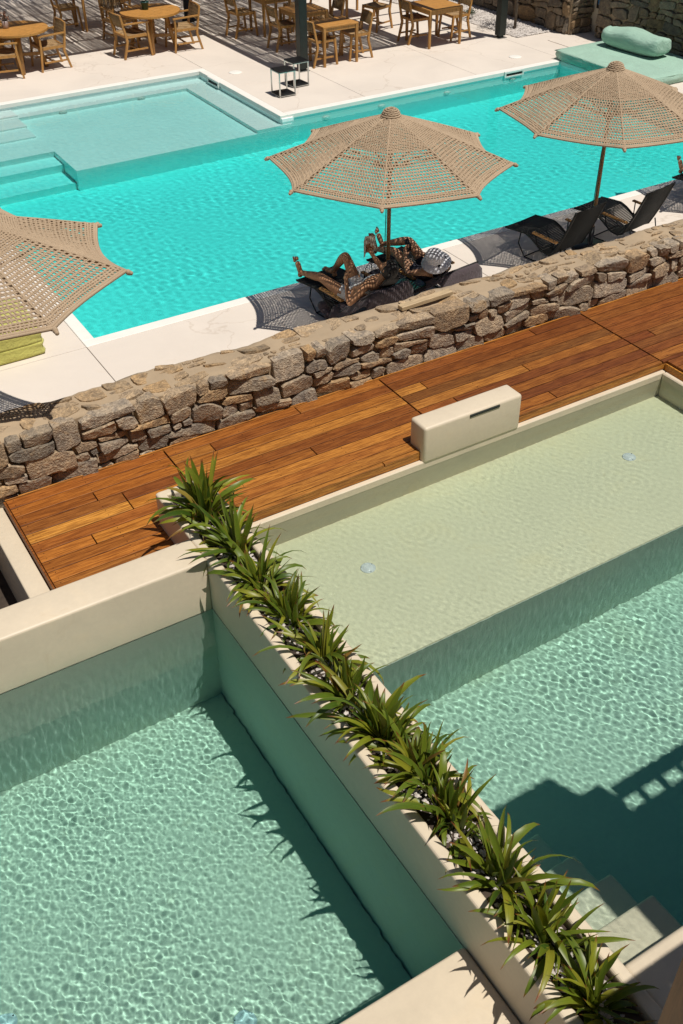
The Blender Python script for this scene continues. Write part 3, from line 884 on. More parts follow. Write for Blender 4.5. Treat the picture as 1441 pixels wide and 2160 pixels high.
def rubble_rects(w, h, r, bmin, bmax, wmin, wmax):
    """rough courses: bands with wavy beds, each filled with large stones or stacked smaller ones"""
    bands = [0.0]
    while bands[-1] < h - bmin*0.5:
        b = r.uniform(bmin, bmax)
        if h-bands[-1]-b < bmin: b = h-bands[-1]
        bands.append(bands[-1]+b)
    beds = []
    for i, z in enumerate(bands):
        ph = [r.uniform(0, 6.28) for _ in range(3)]
        am = 0.0 if i in (0, len(bands)-1) else 0.02
        beds.append(lambda x, z=z, ph=ph, am=am: z + am*(math.sin(3.1*x+ph[0]) + 0.7*math.sin(8.3*x+ph[1]) + 0.5*math.sin(17*x+ph[2])))
    out = []
    def quad(xa, xb, sa, sb, lo, hi, kind):
        """xa, xb: joints at mid height; sa, sb: slants; lo, hi: bed functions"""
        P = [(xa-sa, lo(xa)), (xb-sb, lo(xb)), (xb+sb, hi(xb)), (xa+sa, hi(xa))]
        out.append(P)
    for lo, hi in zip(beds, beds[1:]):
        x = -r.uniform(0, 0.2); sl = r.uniform(-.02, .02)
        while x < w:
            H = hi(x)-lo(x)
            ww = r.uniform(wmin, wmax)*(1.15 if H > 0.2 else 1.0); s2 = r.uniform(-.022, .022)
            t = r.random()
            if H < 0.13 or t < 0.38:
                quad(x, x+ww, sl, s2, lo, hi, 0)
            else:
                f = r.uniform(0.35, 0.65); tilt = r.uniform(-.02, .02); xm = x+ww/2
                mid = lambda q, f=f, lo=lo, hi=hi, tilt=tilt, xm=xm: lo(q)+(hi(q)-lo(q))*f + tilt*(q-xm)/0.1
                ml = lambda q, m=mid: m(q)
                if t < 0.62:
                    quad(x, x+ww, sl, s2, lo, ml, 0)
                    c = x+ww*r.uniform(.35, .65); s3 = r.uniform(-.012, .012)
                    quad(x, c, sl, s3, ml, hi, 0); quad(c, x+ww, s3, s2, ml, hi, 0)
                elif t < 0.84:
                    c = x+ww*r.uniform(.35, .65); s3 = r.uniform(-.012, .012)
                    quad(x, c, sl, s3, lo, ml, 0); quad(c, x+ww, s3, s2, lo, ml, 0)
                    quad(x, x+ww, sl, s2, ml, hi, 0)
                else:
                    quad(x, x+ww, sl, s2, lo, ml, 0); quad(x, x+ww, sl, s2, ml, hi, 0)
            x += ww; sl = s2
    res = []
    for P in out:
        if max(p[0] for p in P) < 0.02 or min(p[0] for p in P) > w-0.02: continue
        P = [(min(max(p[0], 0), w), p[1]) for p in P]
        cx = sum(p[0] for p in P)/4; cy = sum(p[1] for p in P)/4
        # knock off some corners so that outlines differ
        Q = []
        for i in range(4):
            p0, p, p1 = P[i-1], P[i], P[(i+1) % 4]
            d0 = math.dist(p0, p); d1 = math.dist(p, p1)
            if r.random() < 0.6 and min(d0, d1) > 0.05:
                a, b = r.uniform(.10, .34), r.uniform(.10, .34)
                Q += [(p[0]+(p0[0]-p[0])*a, p[1]+(p0[1]-p[1])*a), (p[0]+(p1[0]-p[0])*b, p[1]+(p1[1]-p[1])*b)]
            else: Q.append(p)
        if poly_area(Q) > 0.0012: res.append(Q)
    return res

def stone_mesh(poly, depth, r, back=0.03):
    """polygon in the wall's (u, v) plane; w is outward. returns verts, faces"""
    # subdivide and jitter the outline
    pts = []
    n = len(poly)
    for i in range(n):
        p, q = poly[i], poly[(i+1) % n]
        L = math.dist(p, q); k = max(1, int(L/0.045))
        for j in range(k):
            t = j/k
            jit = min(0.008, L*0.10)
            pts.append((p[0]+(q[0]-p[0])*t+r.uniform(-jit, jit), p[1]+(q[1]-p[1])*t+r.uniform(-jit, jit)))
    # one soft corner-cutting pass
    m = len(pts)
    pts = [((pts[i-1][0]+7*pts[i][0]+pts[(i+1) % m][0])/9, (pts[i-1][1]+7*pts[i][1]+pts[(i+1) % m][1])/9) for i in range(m)]
    cx = sum(p[0] for p in pts)/m; cy = sum(p[1] for p in pts)/m
    vs = []; fs = []
    tx, ty = r.uniform(-.22, .22), r.uniform(-.25, .25)
    for s, dd, jt in ((1.0, -back, 0), (1.0, depth*0.66, 0.16), (0.965, depth*0.93, 0.16), (0.78, depth*1.0, 0.10), (0.36, depth*1.02, 0.04)):
        for p in pts:
            u = cx+(p[0]-cx)*s; v = cy+(p[1]-cy)*s
            vs.append((u, v, dd + (tx*(u-cx)+ty*(v-cy) if dd > 0 else 0) + r.uniform(-1, 1)*jt*depth*0.55))
    for a in range(4):
        for i in range(m):
            j = (i+1) % m
            fs.append((a*m+i, a*m+j, (a+1)*m+j, (a+1)*m+i))
    vs.append((cx, cy, depth*1.04)); c = len(vs)-1
    fs += [(4*m+i, 4*m+(i+1) % m, c) for i in range(m)]
    return vs, fs

def place_stone(parent, vs, fs, f, mat, name='stone'):
    """f maps (u, v, w) to world; origin moved to the stone's centre"""
    P = [Vector(f(*p)) for p in vs]
    c = sum(P, Vector())/len(P)
    me = bpy.data.meshes.new(name)
    me.from_pydata([tuple(p-c) for p in P], [], fs)
    bmx = bmesh.new(); bmx.from_mesh(me); bmesh.ops.recalc_face_normals(bmx, faces=bmx.faces); bmx.to_mesh(me); bmx.free()
    o = link(name, me, mat, parent)
    o.location = c
    return o

sw = thing('stone_wall', 'long low rubble stone wall with a mortared top, between the deck and the big pool terrace', 'stone wall')
SX0, SX1, SYF, SYB = 0.05, 9.75, 7.035, 7.47
def wtop(x): return 0.515 - 0.0085*(x-1.0)
rs = random.Random(42)
# mortar core with an uneven top
nx, ny = 160, 10
vs = []; fs = []
for i in range(nx+1):
    x = SX0+(SX1-SX0)*i/nx
    for j in range(ny+1):
        t = j/ny
        y = SYF+0.020+(SYB-SYF-0.020)*t + (0.012*math.sin(x*9)+0.02*math.sin(x*3.1) if j == ny else 0)
        z = wtop(x)-0.012 + rs.uniform(-.006, .006) + 0.012*math.sin(x*4.3+t*3)+0.008*math.sin(x*11+t*5) - (0.025 if j == 0 else 0) - (0.035 if j == ny else 0)
        vs.append((x, y, z))
fs = [(i*(ny+1)+j, (i+1)*(ny+1)+j, (i+1)*(ny+1)+j+1, i*(ny+1)+j+1) for i in range(nx) for j in range(ny)]
core = MB().add(vs, fs, True)
core.box(SX0, SX1, SYF+0.020, SYB-0.015, -1.2, 0.40)
# skirt between the box and the top sheet
b = len(core.v)
for i in range(nx+1):
    for j in (0, ny):
        p = vs[i*(ny+1)+j]; core.v.append((p[0], p[1]+(0.0 if j == 0 else 0), 0.395))
for i in range(nx):
    core.f.append((i*(ny+1), b+2*i, b+2*i+2, (i+1)*(ny+1))); core.sm.append(False)
    core.f.append(((i+1)*(ny+1)+ny, b+2*i+3, b+2*i+1, i*(ny+1)+ny)); core.sm.append(False)
core.build('mortar_core', M['mortar'], sw)
# face stones
Lw = SX1-SX0
zb = -0.10
cells = rubble_rects(Lw, 0.62, rs, 0.15, 0.25, 0.19, 0.42)
cnt = 0
for poly in cells:
    p = inset(poly, rs.uniform(0.003, 0.007))
    if not p: continue
    topmost = max(v for u, v in poly) > 0.60
    dz = rs.uniform(-0.012, 0.010) if topmost else 0.0
    vs, fs = stone_mesh(p, rs.uniform(0.030, 0.060), rs, rs.uniform(0.06, 0.13) if topmost else 0.03)
    place_stone(sw, vs, fs, lambda u, v, w: (SX0+u, SYF - w, zb + v*(wtop(SX0+u)-zb)/0.62 + dz*(v > 0.4)), M['stone'])
    cnt += 1
# left end face below the deck level
for poly in rubble_rects(1.1, 0.5, rs, 0.16, 0.26, 0.16, 0.34):
    p = inset(poly, 0.007)
    if not p: continue
    vs, fs = stone_mesh(p, rs.uniform(0.03, 0.055), rs)
    place_stone(sw, vs, fs, lambda u, v, w: (SX0+u, SYF-w, -0.62+v), M['stone']); cnt += 1
# stones showing through the mortar of the top
tops = rubble_rects(Lw, 0.36, rs, 0.11, 0.20, 0.14, 0.36)
for poly in tops:
    if rs.random() < 0.20: continue
    p = inset(poly, rs.uniform(0.007, 0.020))
    if not p: continue
    vs, fs = stone_mesh(p, 0.010, rs, 0.02)
    place_stone(sw, vs, fs, lambda u, v, w: (SX0+u, SYF+0.035+v, wtop(SX0+u)-0.010+0.012*math.sin((SX0+u)*4.3+v*7)+0.008*math.sin((SX0+u)*11+v*12)+w*0.9), M['stone_top']); cnt += 1
print('wall stones', cnt)
# loose plank lying on the wall
lp = thing('plank', 'loose weathered plank lying on top of the stone wall', 'plank', (5.30, 7.235, wtop(5.3)+0.034), math.radians(2))
MB().box(-0.30, 0.30, -0.037, 0.037, -0.02, 0.02, 0.003).build('board', M['plank_wood'], lp)

def rubble_panel(parent, origin, udir, L, H, seed, hmin=0.14, hmax=0.30, mat='stone_shade', outward=None, amin=0.8, amax=1.8):
    r = random.Random(seed)
    u = Vector(udir).normalized(); o = Vector(origin); wv = Vector(outward)
    n = 0
    for poly in rubble_rects(L, H, r, 0.22, 0.38, 0.20, 0.46):
        p = inset(poly, r.uniform(0.008, 0.014))
        if not p: continue
        vs, fs = stone_mesh(p, r.uniform(0.04, 0.07), r)
        place_stone(parent, vs, fs, lambda a, b, w: tuple(o + u*a + Vector((0,0,b)) + wv*w), M[mat]); n += 1
    return n
# walls at the right end of the terrace (their faces look towards -x)
rw = thing('stone_wall', 'tall dark rubble wall rising behind the mint daybed', 'stone wall')
MB().box(17.08, 17.6, 13.2, 17.55, -1.0, 1.6).build('mortar_core', M['mortar'], rw)
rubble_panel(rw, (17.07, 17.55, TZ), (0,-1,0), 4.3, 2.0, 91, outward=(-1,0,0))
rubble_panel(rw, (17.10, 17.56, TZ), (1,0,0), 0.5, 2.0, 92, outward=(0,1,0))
rw2 = thing('stone_wall', 'sunlit rubble wall behind the gravel bed, left of the pale door panel', 'stone wall')
MB().box(16.72, 17.4, 18.02, 24.0, -1.0, 1.2).build('mortar_core', M['mortar'], rw2)
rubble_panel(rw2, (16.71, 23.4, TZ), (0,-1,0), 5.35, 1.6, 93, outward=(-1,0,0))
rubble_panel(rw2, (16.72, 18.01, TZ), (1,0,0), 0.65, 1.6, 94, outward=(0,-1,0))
dp = thing('door_panel', 'pale plastered door recess between the two rubble walls, holding a dark menu board', 'door')
MB().box(17.30, 17.40, 17.5, 18.02, -0.8, 1.6, 0.01).build('panel', M['plaster'], dp)
mbd = thing('menu_board', 'dark menu board with small blue pictures hung on the pale door panel', 'sign', (17.28, 17.66, 0.05))
MB().box(-0.012, 0.012, -0.20, 0.20, -0.35, 0.9, 0.004).build('board', M['board'], mbd)
for k in range(5):
    MB().box(-0.015, -0.0125, 0.10, 0.155, -0.27+0.19*k, -0.17+0.19*k).build('picture', M['blue'], mbd)
    for q in range(4):
        MB().box(-0.0145, -0.0125, -0.16, 0.07, -0.26+0.19*k+0.03*q, -0.254+0.19*k+0.03*q).build('text_line', M['grey_line'], mbd)
mat_ = thing('door_mat', 'flat pale slab set in the paving before the door panel', 'paving', (16.45, 17.55, TZ))
MB().box(-0.42, 0.42, -0.36, 0.36, 0.0, 0.012, 0.004).build('slab', M['terrace'], mat_)

# gravel bed
gpoly = [(15.62, 18.42), (16.66, 18.42), (16.66, 24.0), (14.95, 24.0), (15.55, 20.6)]
MB().add([(x, y, TZ+0.005) for x, y in gpoly], [tuple(range(5))]).build('gravel_bed', M['gravel_base'], None, kind='structure')
def in_poly(x, y, P):
    c = False
    for i in range(len(P)):
        (x1, y1), (x2, y2) = P[i-1], P[i]
        if (y1 > y) != (y2 > y) and x < (x2-x1)*(y-y1)/(y2-y1)+x1: c = not c
    return c
def gpt(r):
    while True:
        x, y = r.uniform(14.9, 16.7), r.uniform(18.4, 23.0)
        if in_poly(x, y, gpoly): return x, y
pebbles(4500, gpt, lambda x, y: TZ+0.006, 0.015, 0.04, random.Random(8)).build('gravel', M['pebble'], None, kind='stuff')

# ------------------------------------------------------------------ plants
def leaf_mesh(L, W, lift, droop, curl, seg=7, twist=0.0, name='leaf'):
    """strap leaf growing from the origin towards +x, rising then arching over, with a V fold"""
    me = bpy.data.meshes.new(name)
    vs = []; uv = []; fs = []
    p = Vector((0, 0, 0)); ang = lift
    for i in range(seg+1):
        t = i/seg
        wd = W*(0.42+1.75*t-1.0*t*t)*(1-t**2.6)*1.12 if t < 1 else 0.0
        wd = max(wd, 0.0008)
        d = Vector((math.cos(ang), 0, math.sin(ang)))
        nrm = Vector((-math.sin(ang), 0, math.cos(ang)))
        side = (Vector((0,1,0))*math.cos(twist*t) + nrm*math.sin(twist*t))
        up = side.cross(d) * -1
        yo = curl*t*t*L
        c = p+Vector((0, yo, 0))
        vs += [c - side*wd/2 + nrm*wd*0.22, c, c + side*wd/2 + nrm*wd*0.22]
        uv += [(0, t), (0.5, t), (1, t)]
        p = p + d*(L/seg)
        ang -= droop/seg*(0.5+1.2*t)
    for i in range(seg):
        a = 3*i
        fs += [(a, a+1, a+4, a+3), (a+1, a+2, a+5, a+4)]
    me.from_pydata([tuple(v) for v in vs], [], fs)
    ul = me.uv_layers.new(name='UVMap')
    for poly in me.polygons:
        for li in poly.loop_indices: ul.data[li].uv = uv[me.loops[li].vertex_index]
    me.polygons.foreach_set('use_smooth', [True]*len(me.polygons))
    me.materials.append(M['leaf'])
    return me
rl = random.Random(77)
LEAF = []
for k in range(26):
    LEAF.append(leaf_mesh(rl.uniform(0.25, 0.45), rl.uniform(0.026, 0.040), rl.uniform(0.6, 1.3), rl.uniform(0.5, 2.2), rl.uniform(-.2, .2), twist=rl.uniform(-.7, .7)))
UPR = [leaf_mesh(rl.uniform(0.26, 0.43), rl.uniform(0.026, 0.038), rl.uniform(1.2, 1.5), rl.uniform(0.1, 0.5), rl.uniform(-.08, .08), twist=rl.uniform(-.4, .4)) for k in range(8)]
clumps = [(2.21, 5.68), (2.24, 5.17), (2.20, 4.75), (2.22, 4.37), (2.23, 3.95), (2.19, 3.58), (2.19, 3.22), (2.23, 2.88), (2.20, 2.55), (2.20, 2.12), (2.20, 1.78), (2.17, 1.40)]
clabel = ['strap-leaved plant at the far end of the planter, standing above the wooden deck',
          'strap-leaved plant beside the corner where the left pool wall meets the planter',
          'strap-leaved plant level with the pool light on the shelf, above a patch of pebbles',
          'strap-leaved plant beside the shallow shelf, fourth from the deck end of the planter',
          'strap-leaved plant beside the shallow shelf, fifth from the deck end of the planter',
          'strap-leaved plant next to the outer edge of the submerged shelf',
          'strap-leaved plant beside the shaded drop of the shelf',
          'strap-leaved plant beside the sunlit deep water, eighth from the deck end of the planter',
          'strap-leaved plant beside the sunlit deep water, ninth from the deck end of the planter',
          'strap-leaved plant beside the topmost corner of the balcony shadow in the pool',
          'strap-leaved plant beside the submerged pool steps',
          'shaded strap-leaved plant at the near end of the planter beside the steps rim']
for (cx, cy), lab in zip(clumps, clabel):
    t = thing('strap_leaf_plant', lab, 'plant', (cx, cy, CZ-0.05), rl.uniform(0, 6.28), 'strap-leaved plants along the planter')
    size = rl.uniform(0.94, 1.14) if cy < 5.5 else 1.22
    n = int(64*size)+rl.randint(-8, 8)
    t.rotation_euler = (0, 0, 0)
    lean = (rl.uniform(-.16, .16), rl.uniform(-.16, .16))
    for k in range(n):
        inner = k < n*0.34
        me = rl.choice(UPR if inner else LEAF)
        o = link('leaf', me, None, t)
        a = rl.uniform(0, 2*PI)
        rad = rl.uniform(0.0, 0.05) if inner else rl.uniform(0.01, 0.08)
        tuft = rl.choice((-0.075, -0.01, 0.01, 0.08))*size          # several shoots along the trough
        o.location = (rad*math.cos(a)*0.8, tuft+rad*math.sin(a)*1.3, rl.uniform(-.02, .02))
        sc = size*rl.uniform(0.54, 1.12)
        o.scale = (sc, sc*rl.uniform(0.85, 1.35), sc)
        o.rotation_euler = (rl.uniform(-.45, .45)+lean[0], rl.uniform(-.40, .35)+lean[1], a)
# small olive bushes by the gravel
def bush(name, label, cat, loc, h, r, nleaf, mat, stem=True, zs=0.55, seed=1, leaf=0.05):
    rr = random.Random(seed)
    t = thing(name, label, cat, loc)
    if stem:
        mb = MB()
        mb.tube([(0,0,0), (0.02,0.01,h*0.4), (-0.02,0.03,h*0.8), (0.0,0.0,h)], [0.035,0.028,0.02,0.01], 7)
        for k in range(6):
            a = rr.uniform(0, 6.28)
            mb.tube([(0,0,h*rr.uniform(.5,.9)), (r*.4*math.cos(a), r*.4*math.sin(a), h*rr.uniform(.85,1.05)), (r*.8*math.cos(a), r*.8*math.sin(a), h*rr.uniform(1.0,1.2))], [0.014,0.009,0.004], 5)
        mb.build('trunk', M['bark'], t)
    mb = MB()
    for k in range(nleaf):
        a = rr.uniform(0, 6.28); e = rr.uniform(-1, 1); q = r*rr.uniform(.25, 1.0)**0.6*(0.75+0.25*math.sin(3*a+seed))
        c = Vector((q*math.cos(a)*math.sqrt(1-e*e), q*math.sin(a)*math.sqrt(1-e*e), h*(1.0 if stem else 0.5)+zs*q*e+0.1))
        d = Vector((rr.uniform(-1,1), rr.uniform(-1,1), rr.uniform(-.6,1))).normalized(); s = d.orthogonal().normalized()
        L = leaf*rr.uniform(.7, 1.3); w_ = L*0.16
        mb.add([c, c+d*L*.5+s*w_, c+d*L, c+d*L*.5-s*w_], [(0,1,2,3)])
    mb.build('crown', mat, t, kind='stuff')
    return t
bush('olive_tree', 'young olive tree with a thin trunk growing in the gravel bed', 'tree', (16.05, 19.05, TZ), 1.25, 0.62, 1500, M['olive'], seed=4)
fl = bush('flowering_shrub', 'green shrub with one pink-red bloom behind the pergola post', 'shrub', (15.75, 21.2, TZ), 0.9, 0.5, 900, M['olive'], stem=True, seed=5)
MB().ball((-0.28, -0.35, 0.62), 0.07, 0.07, 0.06).build('bloom', M['red'], fl)
bush('low_shrub', 'low dark tuft in the gravel bed left of the pergola post', 'shrub', (15.75, 20.3, TZ), 0.12, 0.16, 260, M['olive'], stem=False, seed=6)
bush('low_shrub', 'flat scrubby plant on the paving at the right edge below the rubble wall', 'shrub', (16.6, 14.15, TZ), 0.08, 0.22, 300, M['olive'], stem=False, seed=9)

# ------------------------------------------------------------------ crochet parasols
def canopy_meshes(R=1.35, drop=0.51):
    rr = random.Random(99)
    def pt(g, s, t):
        """g gore, s 0..1 from tip to rim, t 0..1 across the gore"""
        a0 = g*PI/4; a1 = (g+1)*PI/4
        rad = R*s
        p0 = Vector((math.cos(a0)*rad, math.sin(a0)*rad, 0)); p1 = Vector((math.cos(a1)*rad, math.sin(a1)*rad, 0))
        p = p0.lerp(p1, t)
        u = 4*t*(1-t)
        p *= 1 - 0.072*u*s**1.3
        z = -drop*(0.93*s+0.07*s*s) - 0.045*u*s*s
        return Vector((p.x, p.y, z))
    net = MB()
    S = [0.045]
    while S[-1] < 0.965: S.append(S[-1] + (0.0168 if S[-1] < 0.44 else (0.0315 if S[-1] < 0.90 else 0.0180)))
    S[-1] = 0.985; rows = len(S)-1
    def zone(s): return 0 if s < 0.44 else (1 if s < 0.90 else 2)
    def ringtube(s, r, seg=12):
        pts = [pt(g, s, k/seg) + Vector((rr.uniform(-.0025,.0025), rr.uniform(-.0025,.0025), rr.uniform(-.003,.003))) for g in range(8) for k in range(seg)]
        pts.append(pts[0])
        net.tube(pts, r, 5, cap=False, smooth=True)
    for i, s in enumerate(S):
        if zone(s) == 1:
            ringtube(s-0.0042, 0.0063); ringtube(s+0.0042, 0.0063)
        else: ringtube(s, 0.0086 if zone(s) == 0 else 0.0105)
    for i in range(rows):
        s0, s1 = S[i], S[i+1]
        n = max(4, int(4+30*s0)) if zone(s0) != 1 else int(3+27*s0)
        off = (i % 2)*0.5
        for g in range(8):
            for k in range(n):
                t = (k+off+rr.uniform(-.14, .14))/n
                a = pt(g, s0, min(t, 1)); b_ = pt(g, s1, min(1, max(0, t+rr.uniform(-.12, .12)/n + 0.25/n)))
                r = (0.0066 if zone(s0) == 0 else (0.0080 if zone(s0) == 1 else 0.009))*rr.uniform(0.8, 1.2)
                net.tube([a, b_], r, 4, cap=False, smooth=True)
    net_me = net.mesh('canopy')
    # seams and rim rope
    rim = MB()
    for g in range(8):
        rim.tube([pt(g, 0.05+0.95*k/14, 0)+Vector((0,0,0.002)) for k in range(15)], 0.0085, 5)
    for ds in (0.985, 1.0):
        pts = [pt(g, ds, k/12) for g in range(8) for k in range(12)]; pts.append(pts[0])
        rim.tube(pts, 0.0145, 6, cap=False)
    rim_me = rim.mesh('edge_rope')
    knots = []
    for g in range(8):
        p = pt(g, 1.0, 0)
        d = Vector((math.cos(g*PI/4), math.sin(g*PI/4), 0))
        m = MB()
        for q in range(3):
            m.ball(p+d*(0.012+0.012*q)+Vector((rr.uniform(-.006,.006), rr.uniform(-.006,.006), -0.010-0.006*q)), 0.024-0.003*q, n=8, m=6)
        knots.append(m.mesh('corner_knot'))
    cap = MB()
    cap.lathe([(0.105, -0.065), (0.098, -0.035), (0.080, -0.008), (0.068, 0.012), (0.066, 0.026), (0.052, 0.042), (0.025, 0.050), (0.004, 0.052)], 18)
    for q, (r0, z) in enumerate(((0.112, -0.050), (0.106, -0.030), (0.098, -0.010), (0.086, 0.010), (0.078, 0.028), (0.060, 0.044), (0.036, 0.054))):
        n_ = 26
        cap.tube([(r0*math.cos(2*PI*(k+0.5*(q % 2))/n_)*(1.04 if k % 2 else 0.97), r0*math.sin(2*PI*(k+0.5*(q % 2))/n_)*(1.04 if k % 2 else 0.97), z+0.006*(k % 2)) for k in range(n_+1)], 0.0115, 5, cap=False)
    ribs = []
    for g in range(8):
        m = MB(); a = [pt(g, 0.06+0.93*k/3, 0)+Vector((0,0,-0.022)) for k in range(4)]
        for k in range(3): m.bar(a[k], a[k+1], 0.018, 0.024)
        ribs.append((m.mesh('rib'), pt(g, 0.52, 0)))
    return net_me, rim_me, knots, cap.mesh('cap'), ribs
CAN = canopy_meshes()
def umbrella(x, y, ztip, phi, label):
    H = ztip-TZ
    t = thing('crochet_parasol', label, 'parasol', (x, y, TZ), phi, 'crochet parasols along the pool edge')
    net, rim, knots, cap, ribs = CAN
    c = link('canopy', net, M['rope'], t); c.location = (0, 0, H)
    e = link('edge_rope', rim, M['rope'], c)
    for k in knots: link('corner_knot', k, M['rope'], c)
    cp = link('cap', cap, M['rope'], t); cp.location = (0, 0, H-0.01)
    m = MB(); m.tube([(0,0,0.02), (0,0,H-0.08)], 0.024, 12); m.build('pole', M['pole_wood'], t)
    m = MB(); m.lathe([(0.03, H-0.62), (0.045, H-0.61), (0.045, H-0.55), (0.03, H-0.54)], 12); hub = m.build('hub', M['pole_wood'], t)
    for me, mid in ribs:
        r = link('rib', me, M['pole_wood'], t); r.location = (0, 0, H)
        s = MB(); s.bar((0.035*math.cos(math.atan2(mid.y, mid.x)), 0.035*math.sin(math.atan2(mid.y, mid.x)), H-0.58), (mid.x, mid.y, H+mid.z-0.035), 0.014, 0.018)
        st_ = s.build('strut', M['pole_wood'], r); st_.location = (0, 0, -H)
    m = MB(); m.tube([(0.035,0.02,H-0.58), (0.05,0.03,H*0.55), (0.045,0.03,0.55)], 0.005, 5); m.build('cord', M['black'], t)
    m = MB(); m.tube([(-0.035,-0.02,H-0.58), (-0.055,-0.01,H*0.55), (-0.06,0.0,0.42)], 0.005, 5); m.build('cord', M['black'], t)
    m = MB(); m.lathe([(0.24, 0.0), (0.24, 0.035), (0.05, 0.05), (0.035, 0.06), (0.035, 0.30)], 20); m.build('base', M['black_metal'], t)
    return t
umbrella(6.33, 9.42, 1.50, 0.143, 'tan crochet parasol above the two sunbathers, in the middle of the picture')
umbrella(9.57, 9.43, 1.50, 0.16, 'tan crochet parasol between the two empty black loungers')
umbrella(1.35, 8.20, 1.90, 0.26, 'tan crochet parasol over the lime cushion, cut off by the left frame edge')
umbrella(12.85, 9.43, 1.50, 0.15, 'tan crochet parasol beyond the right frame edge, over the lounger with bare feet')

# ------------------------------------------------------------------ loungers
def lounger(loc, rz, back, label):
    """+y is the foot end. back = (s, z) of the backrest top"""
    t = thing('sun_lounger', label, 'sun lounger', loc, rz, 'black corded sun loungers by the pool')
    prof = [(0.66, 0.31), (0.50, 0.325), (0.32, 0.335), (0.22, 0.30), (0.02, 0.185), (-0.10, 0.17), (-0.17, 0.21)]
    n = 12
    for k in range(1, n+1):
        f = k/n
        prof.append((-0.17+(back[0]+0.17)*f, 0.21+(back[1]-0.21)*f - 0.03*math.sin(f*PI)))
    # resample the profile evenly for the cross cords
    P = [Vector((0, a, b)) for a, b in prof]
    Ls = [0]
    for i in range(1, len(P)): Ls.append(Ls[-1]+(P[i]-P[i-1]).length)
    def at(d):
        for i in range(1, len(P)):
            if d <= Ls[i]: return P[i-1].lerp(P[i], (d-Ls[i-1])/(Ls[i]-Ls[i-1]))
        return P[-1]
    W = 0.29
    leg_len = Ls[5]
    for nm, d0, d1 in (('seat_sling', 0.01, leg_len+0.03), ('backrest', leg_len+0.05, Ls[-1])):
        mb = MB(); k = int((d1-d0)/0.021)
        for i in range(k+1):
            p = at(d0+(d1-d0)*i/k)
            sag = 0.006
            mb.tube([(-W, p.y, p.z), (0, p.y, p.z-sag), (W, p.y, p.z)], 0.0082, 6)
            for sx in (-1, 1):
                mb.ball((sx*W, p.y, p.z), 0.0135, n=6, m=4)
        mb.build(nm, M['black'], t)
    for sx in (-1, 1):
        mb = MB(); mb.tube([(sx*W*0.97, p.y, p.z-0.012) for p in P], 0.010, 6); mb.build('side_rail', M['black_metal'], t)
        m = MB(); m.tube([(sx*0.27, 0.40, 0.32), (sx*0.28, 0.42, 0.16), (sx*0.28, 0.30, 0.01), (sx*0.28, -0.34, 0.01), (sx*0.27, -0.26, 0.30)], 0.009, 6)
        m.build('leg', M['black_metal'], t)
        m = MB(); m.bar((sx*0.325, 0.16, 0.40), (sx*0.325, -0.24, 0.385), 0.045, 0.018)
        ar = m.build('armrest', M['teak'], t)
        m = MB()
        for q in range(6): m.lathe([(0.007, 0.0), (0.007, 0.004)], 8, (sx*0.325, 0.12-0.06*q, 0.4075-0.0022*q))
        m.build('stud', M['black_metal'], ar)
        m = MB(); m.tube([(sx*0.325, 0.12, 0.39), (sx*0.30, 0.10, 0.25), (sx*0.29, 0.06, 0.20)], 0.008, 5); m.build('arm_support', M['black_metal'], t)
    for yy in (0.30, -0.34): m = MB(); m.tube([(-0.28, yy, 0.012), (0.28, yy, 0.012)], 0.008, 6); m.build('stretcher', M['black_metal'], t)
    return t
LR = math.radians(9)
LOUNGERS = {}
for key, x, y, back, lab in (
        ('A', 5.86, 9.50, (-0.66, 0.60), 'black lounger under the reader with the raised knee'),
        ('B', 6.88, 9.53, (-0.66, 0.56), 'black lounger under the sunbather in the white hat'),
        ('C', 8.97, 9.41, (-0.44, 0.82), 'empty black lounger left of the parasol pole, with an upright back'),
        ('D', 10.16, 9.41, (-0.44, 0.82), 'empty black lounger right of the parasol pole, with an upright back'),
        ('E', 12.12, 9.52, (-0.60, 0.68), 'black lounger at the right frame edge carrying two bare feet')):
    LOUNGERS[key] = lounger((x, y, TZ), LR, back, lab)

# ------------------------------------------------------------------ people
def skin_mesh(joints, edges, root, level=2):
    """joints: name -> (co, radius)"""
    names = list(joints)
    me = bpy.data.meshes.new('tmp')
    me.from_pydata([tuple(joints[n][0]) for n in names], [(names.index(a), names.index(b)) for a, b in edges], [])
    o = bpy.data.objects.new('tmp', me); COL.objects.link(o)
    md = o.modifiers.new('skin', 'SKIN')
    md.use_smooth_shade = True
    sv = me.skin_vertices[0].data
    for i, n in enumerate(names):
        r = joints[n][1]
        sv[i].radius = r if isinstance(r, tuple) else (r, r)
        sv[i].use_root = (n == root)
    sb = o.modifiers.new('sub', 'SUBSURF'); sb.levels = level; sb.render_levels = level
    dg = bpy.context.evaluated_depsgraph_get()
    out = bpy.data.meshes.new_from_object(o.evaluated_get(dg))
    bpy.data.objects.remove(o)
    bpy.data.meshes.remove(me)
    return out

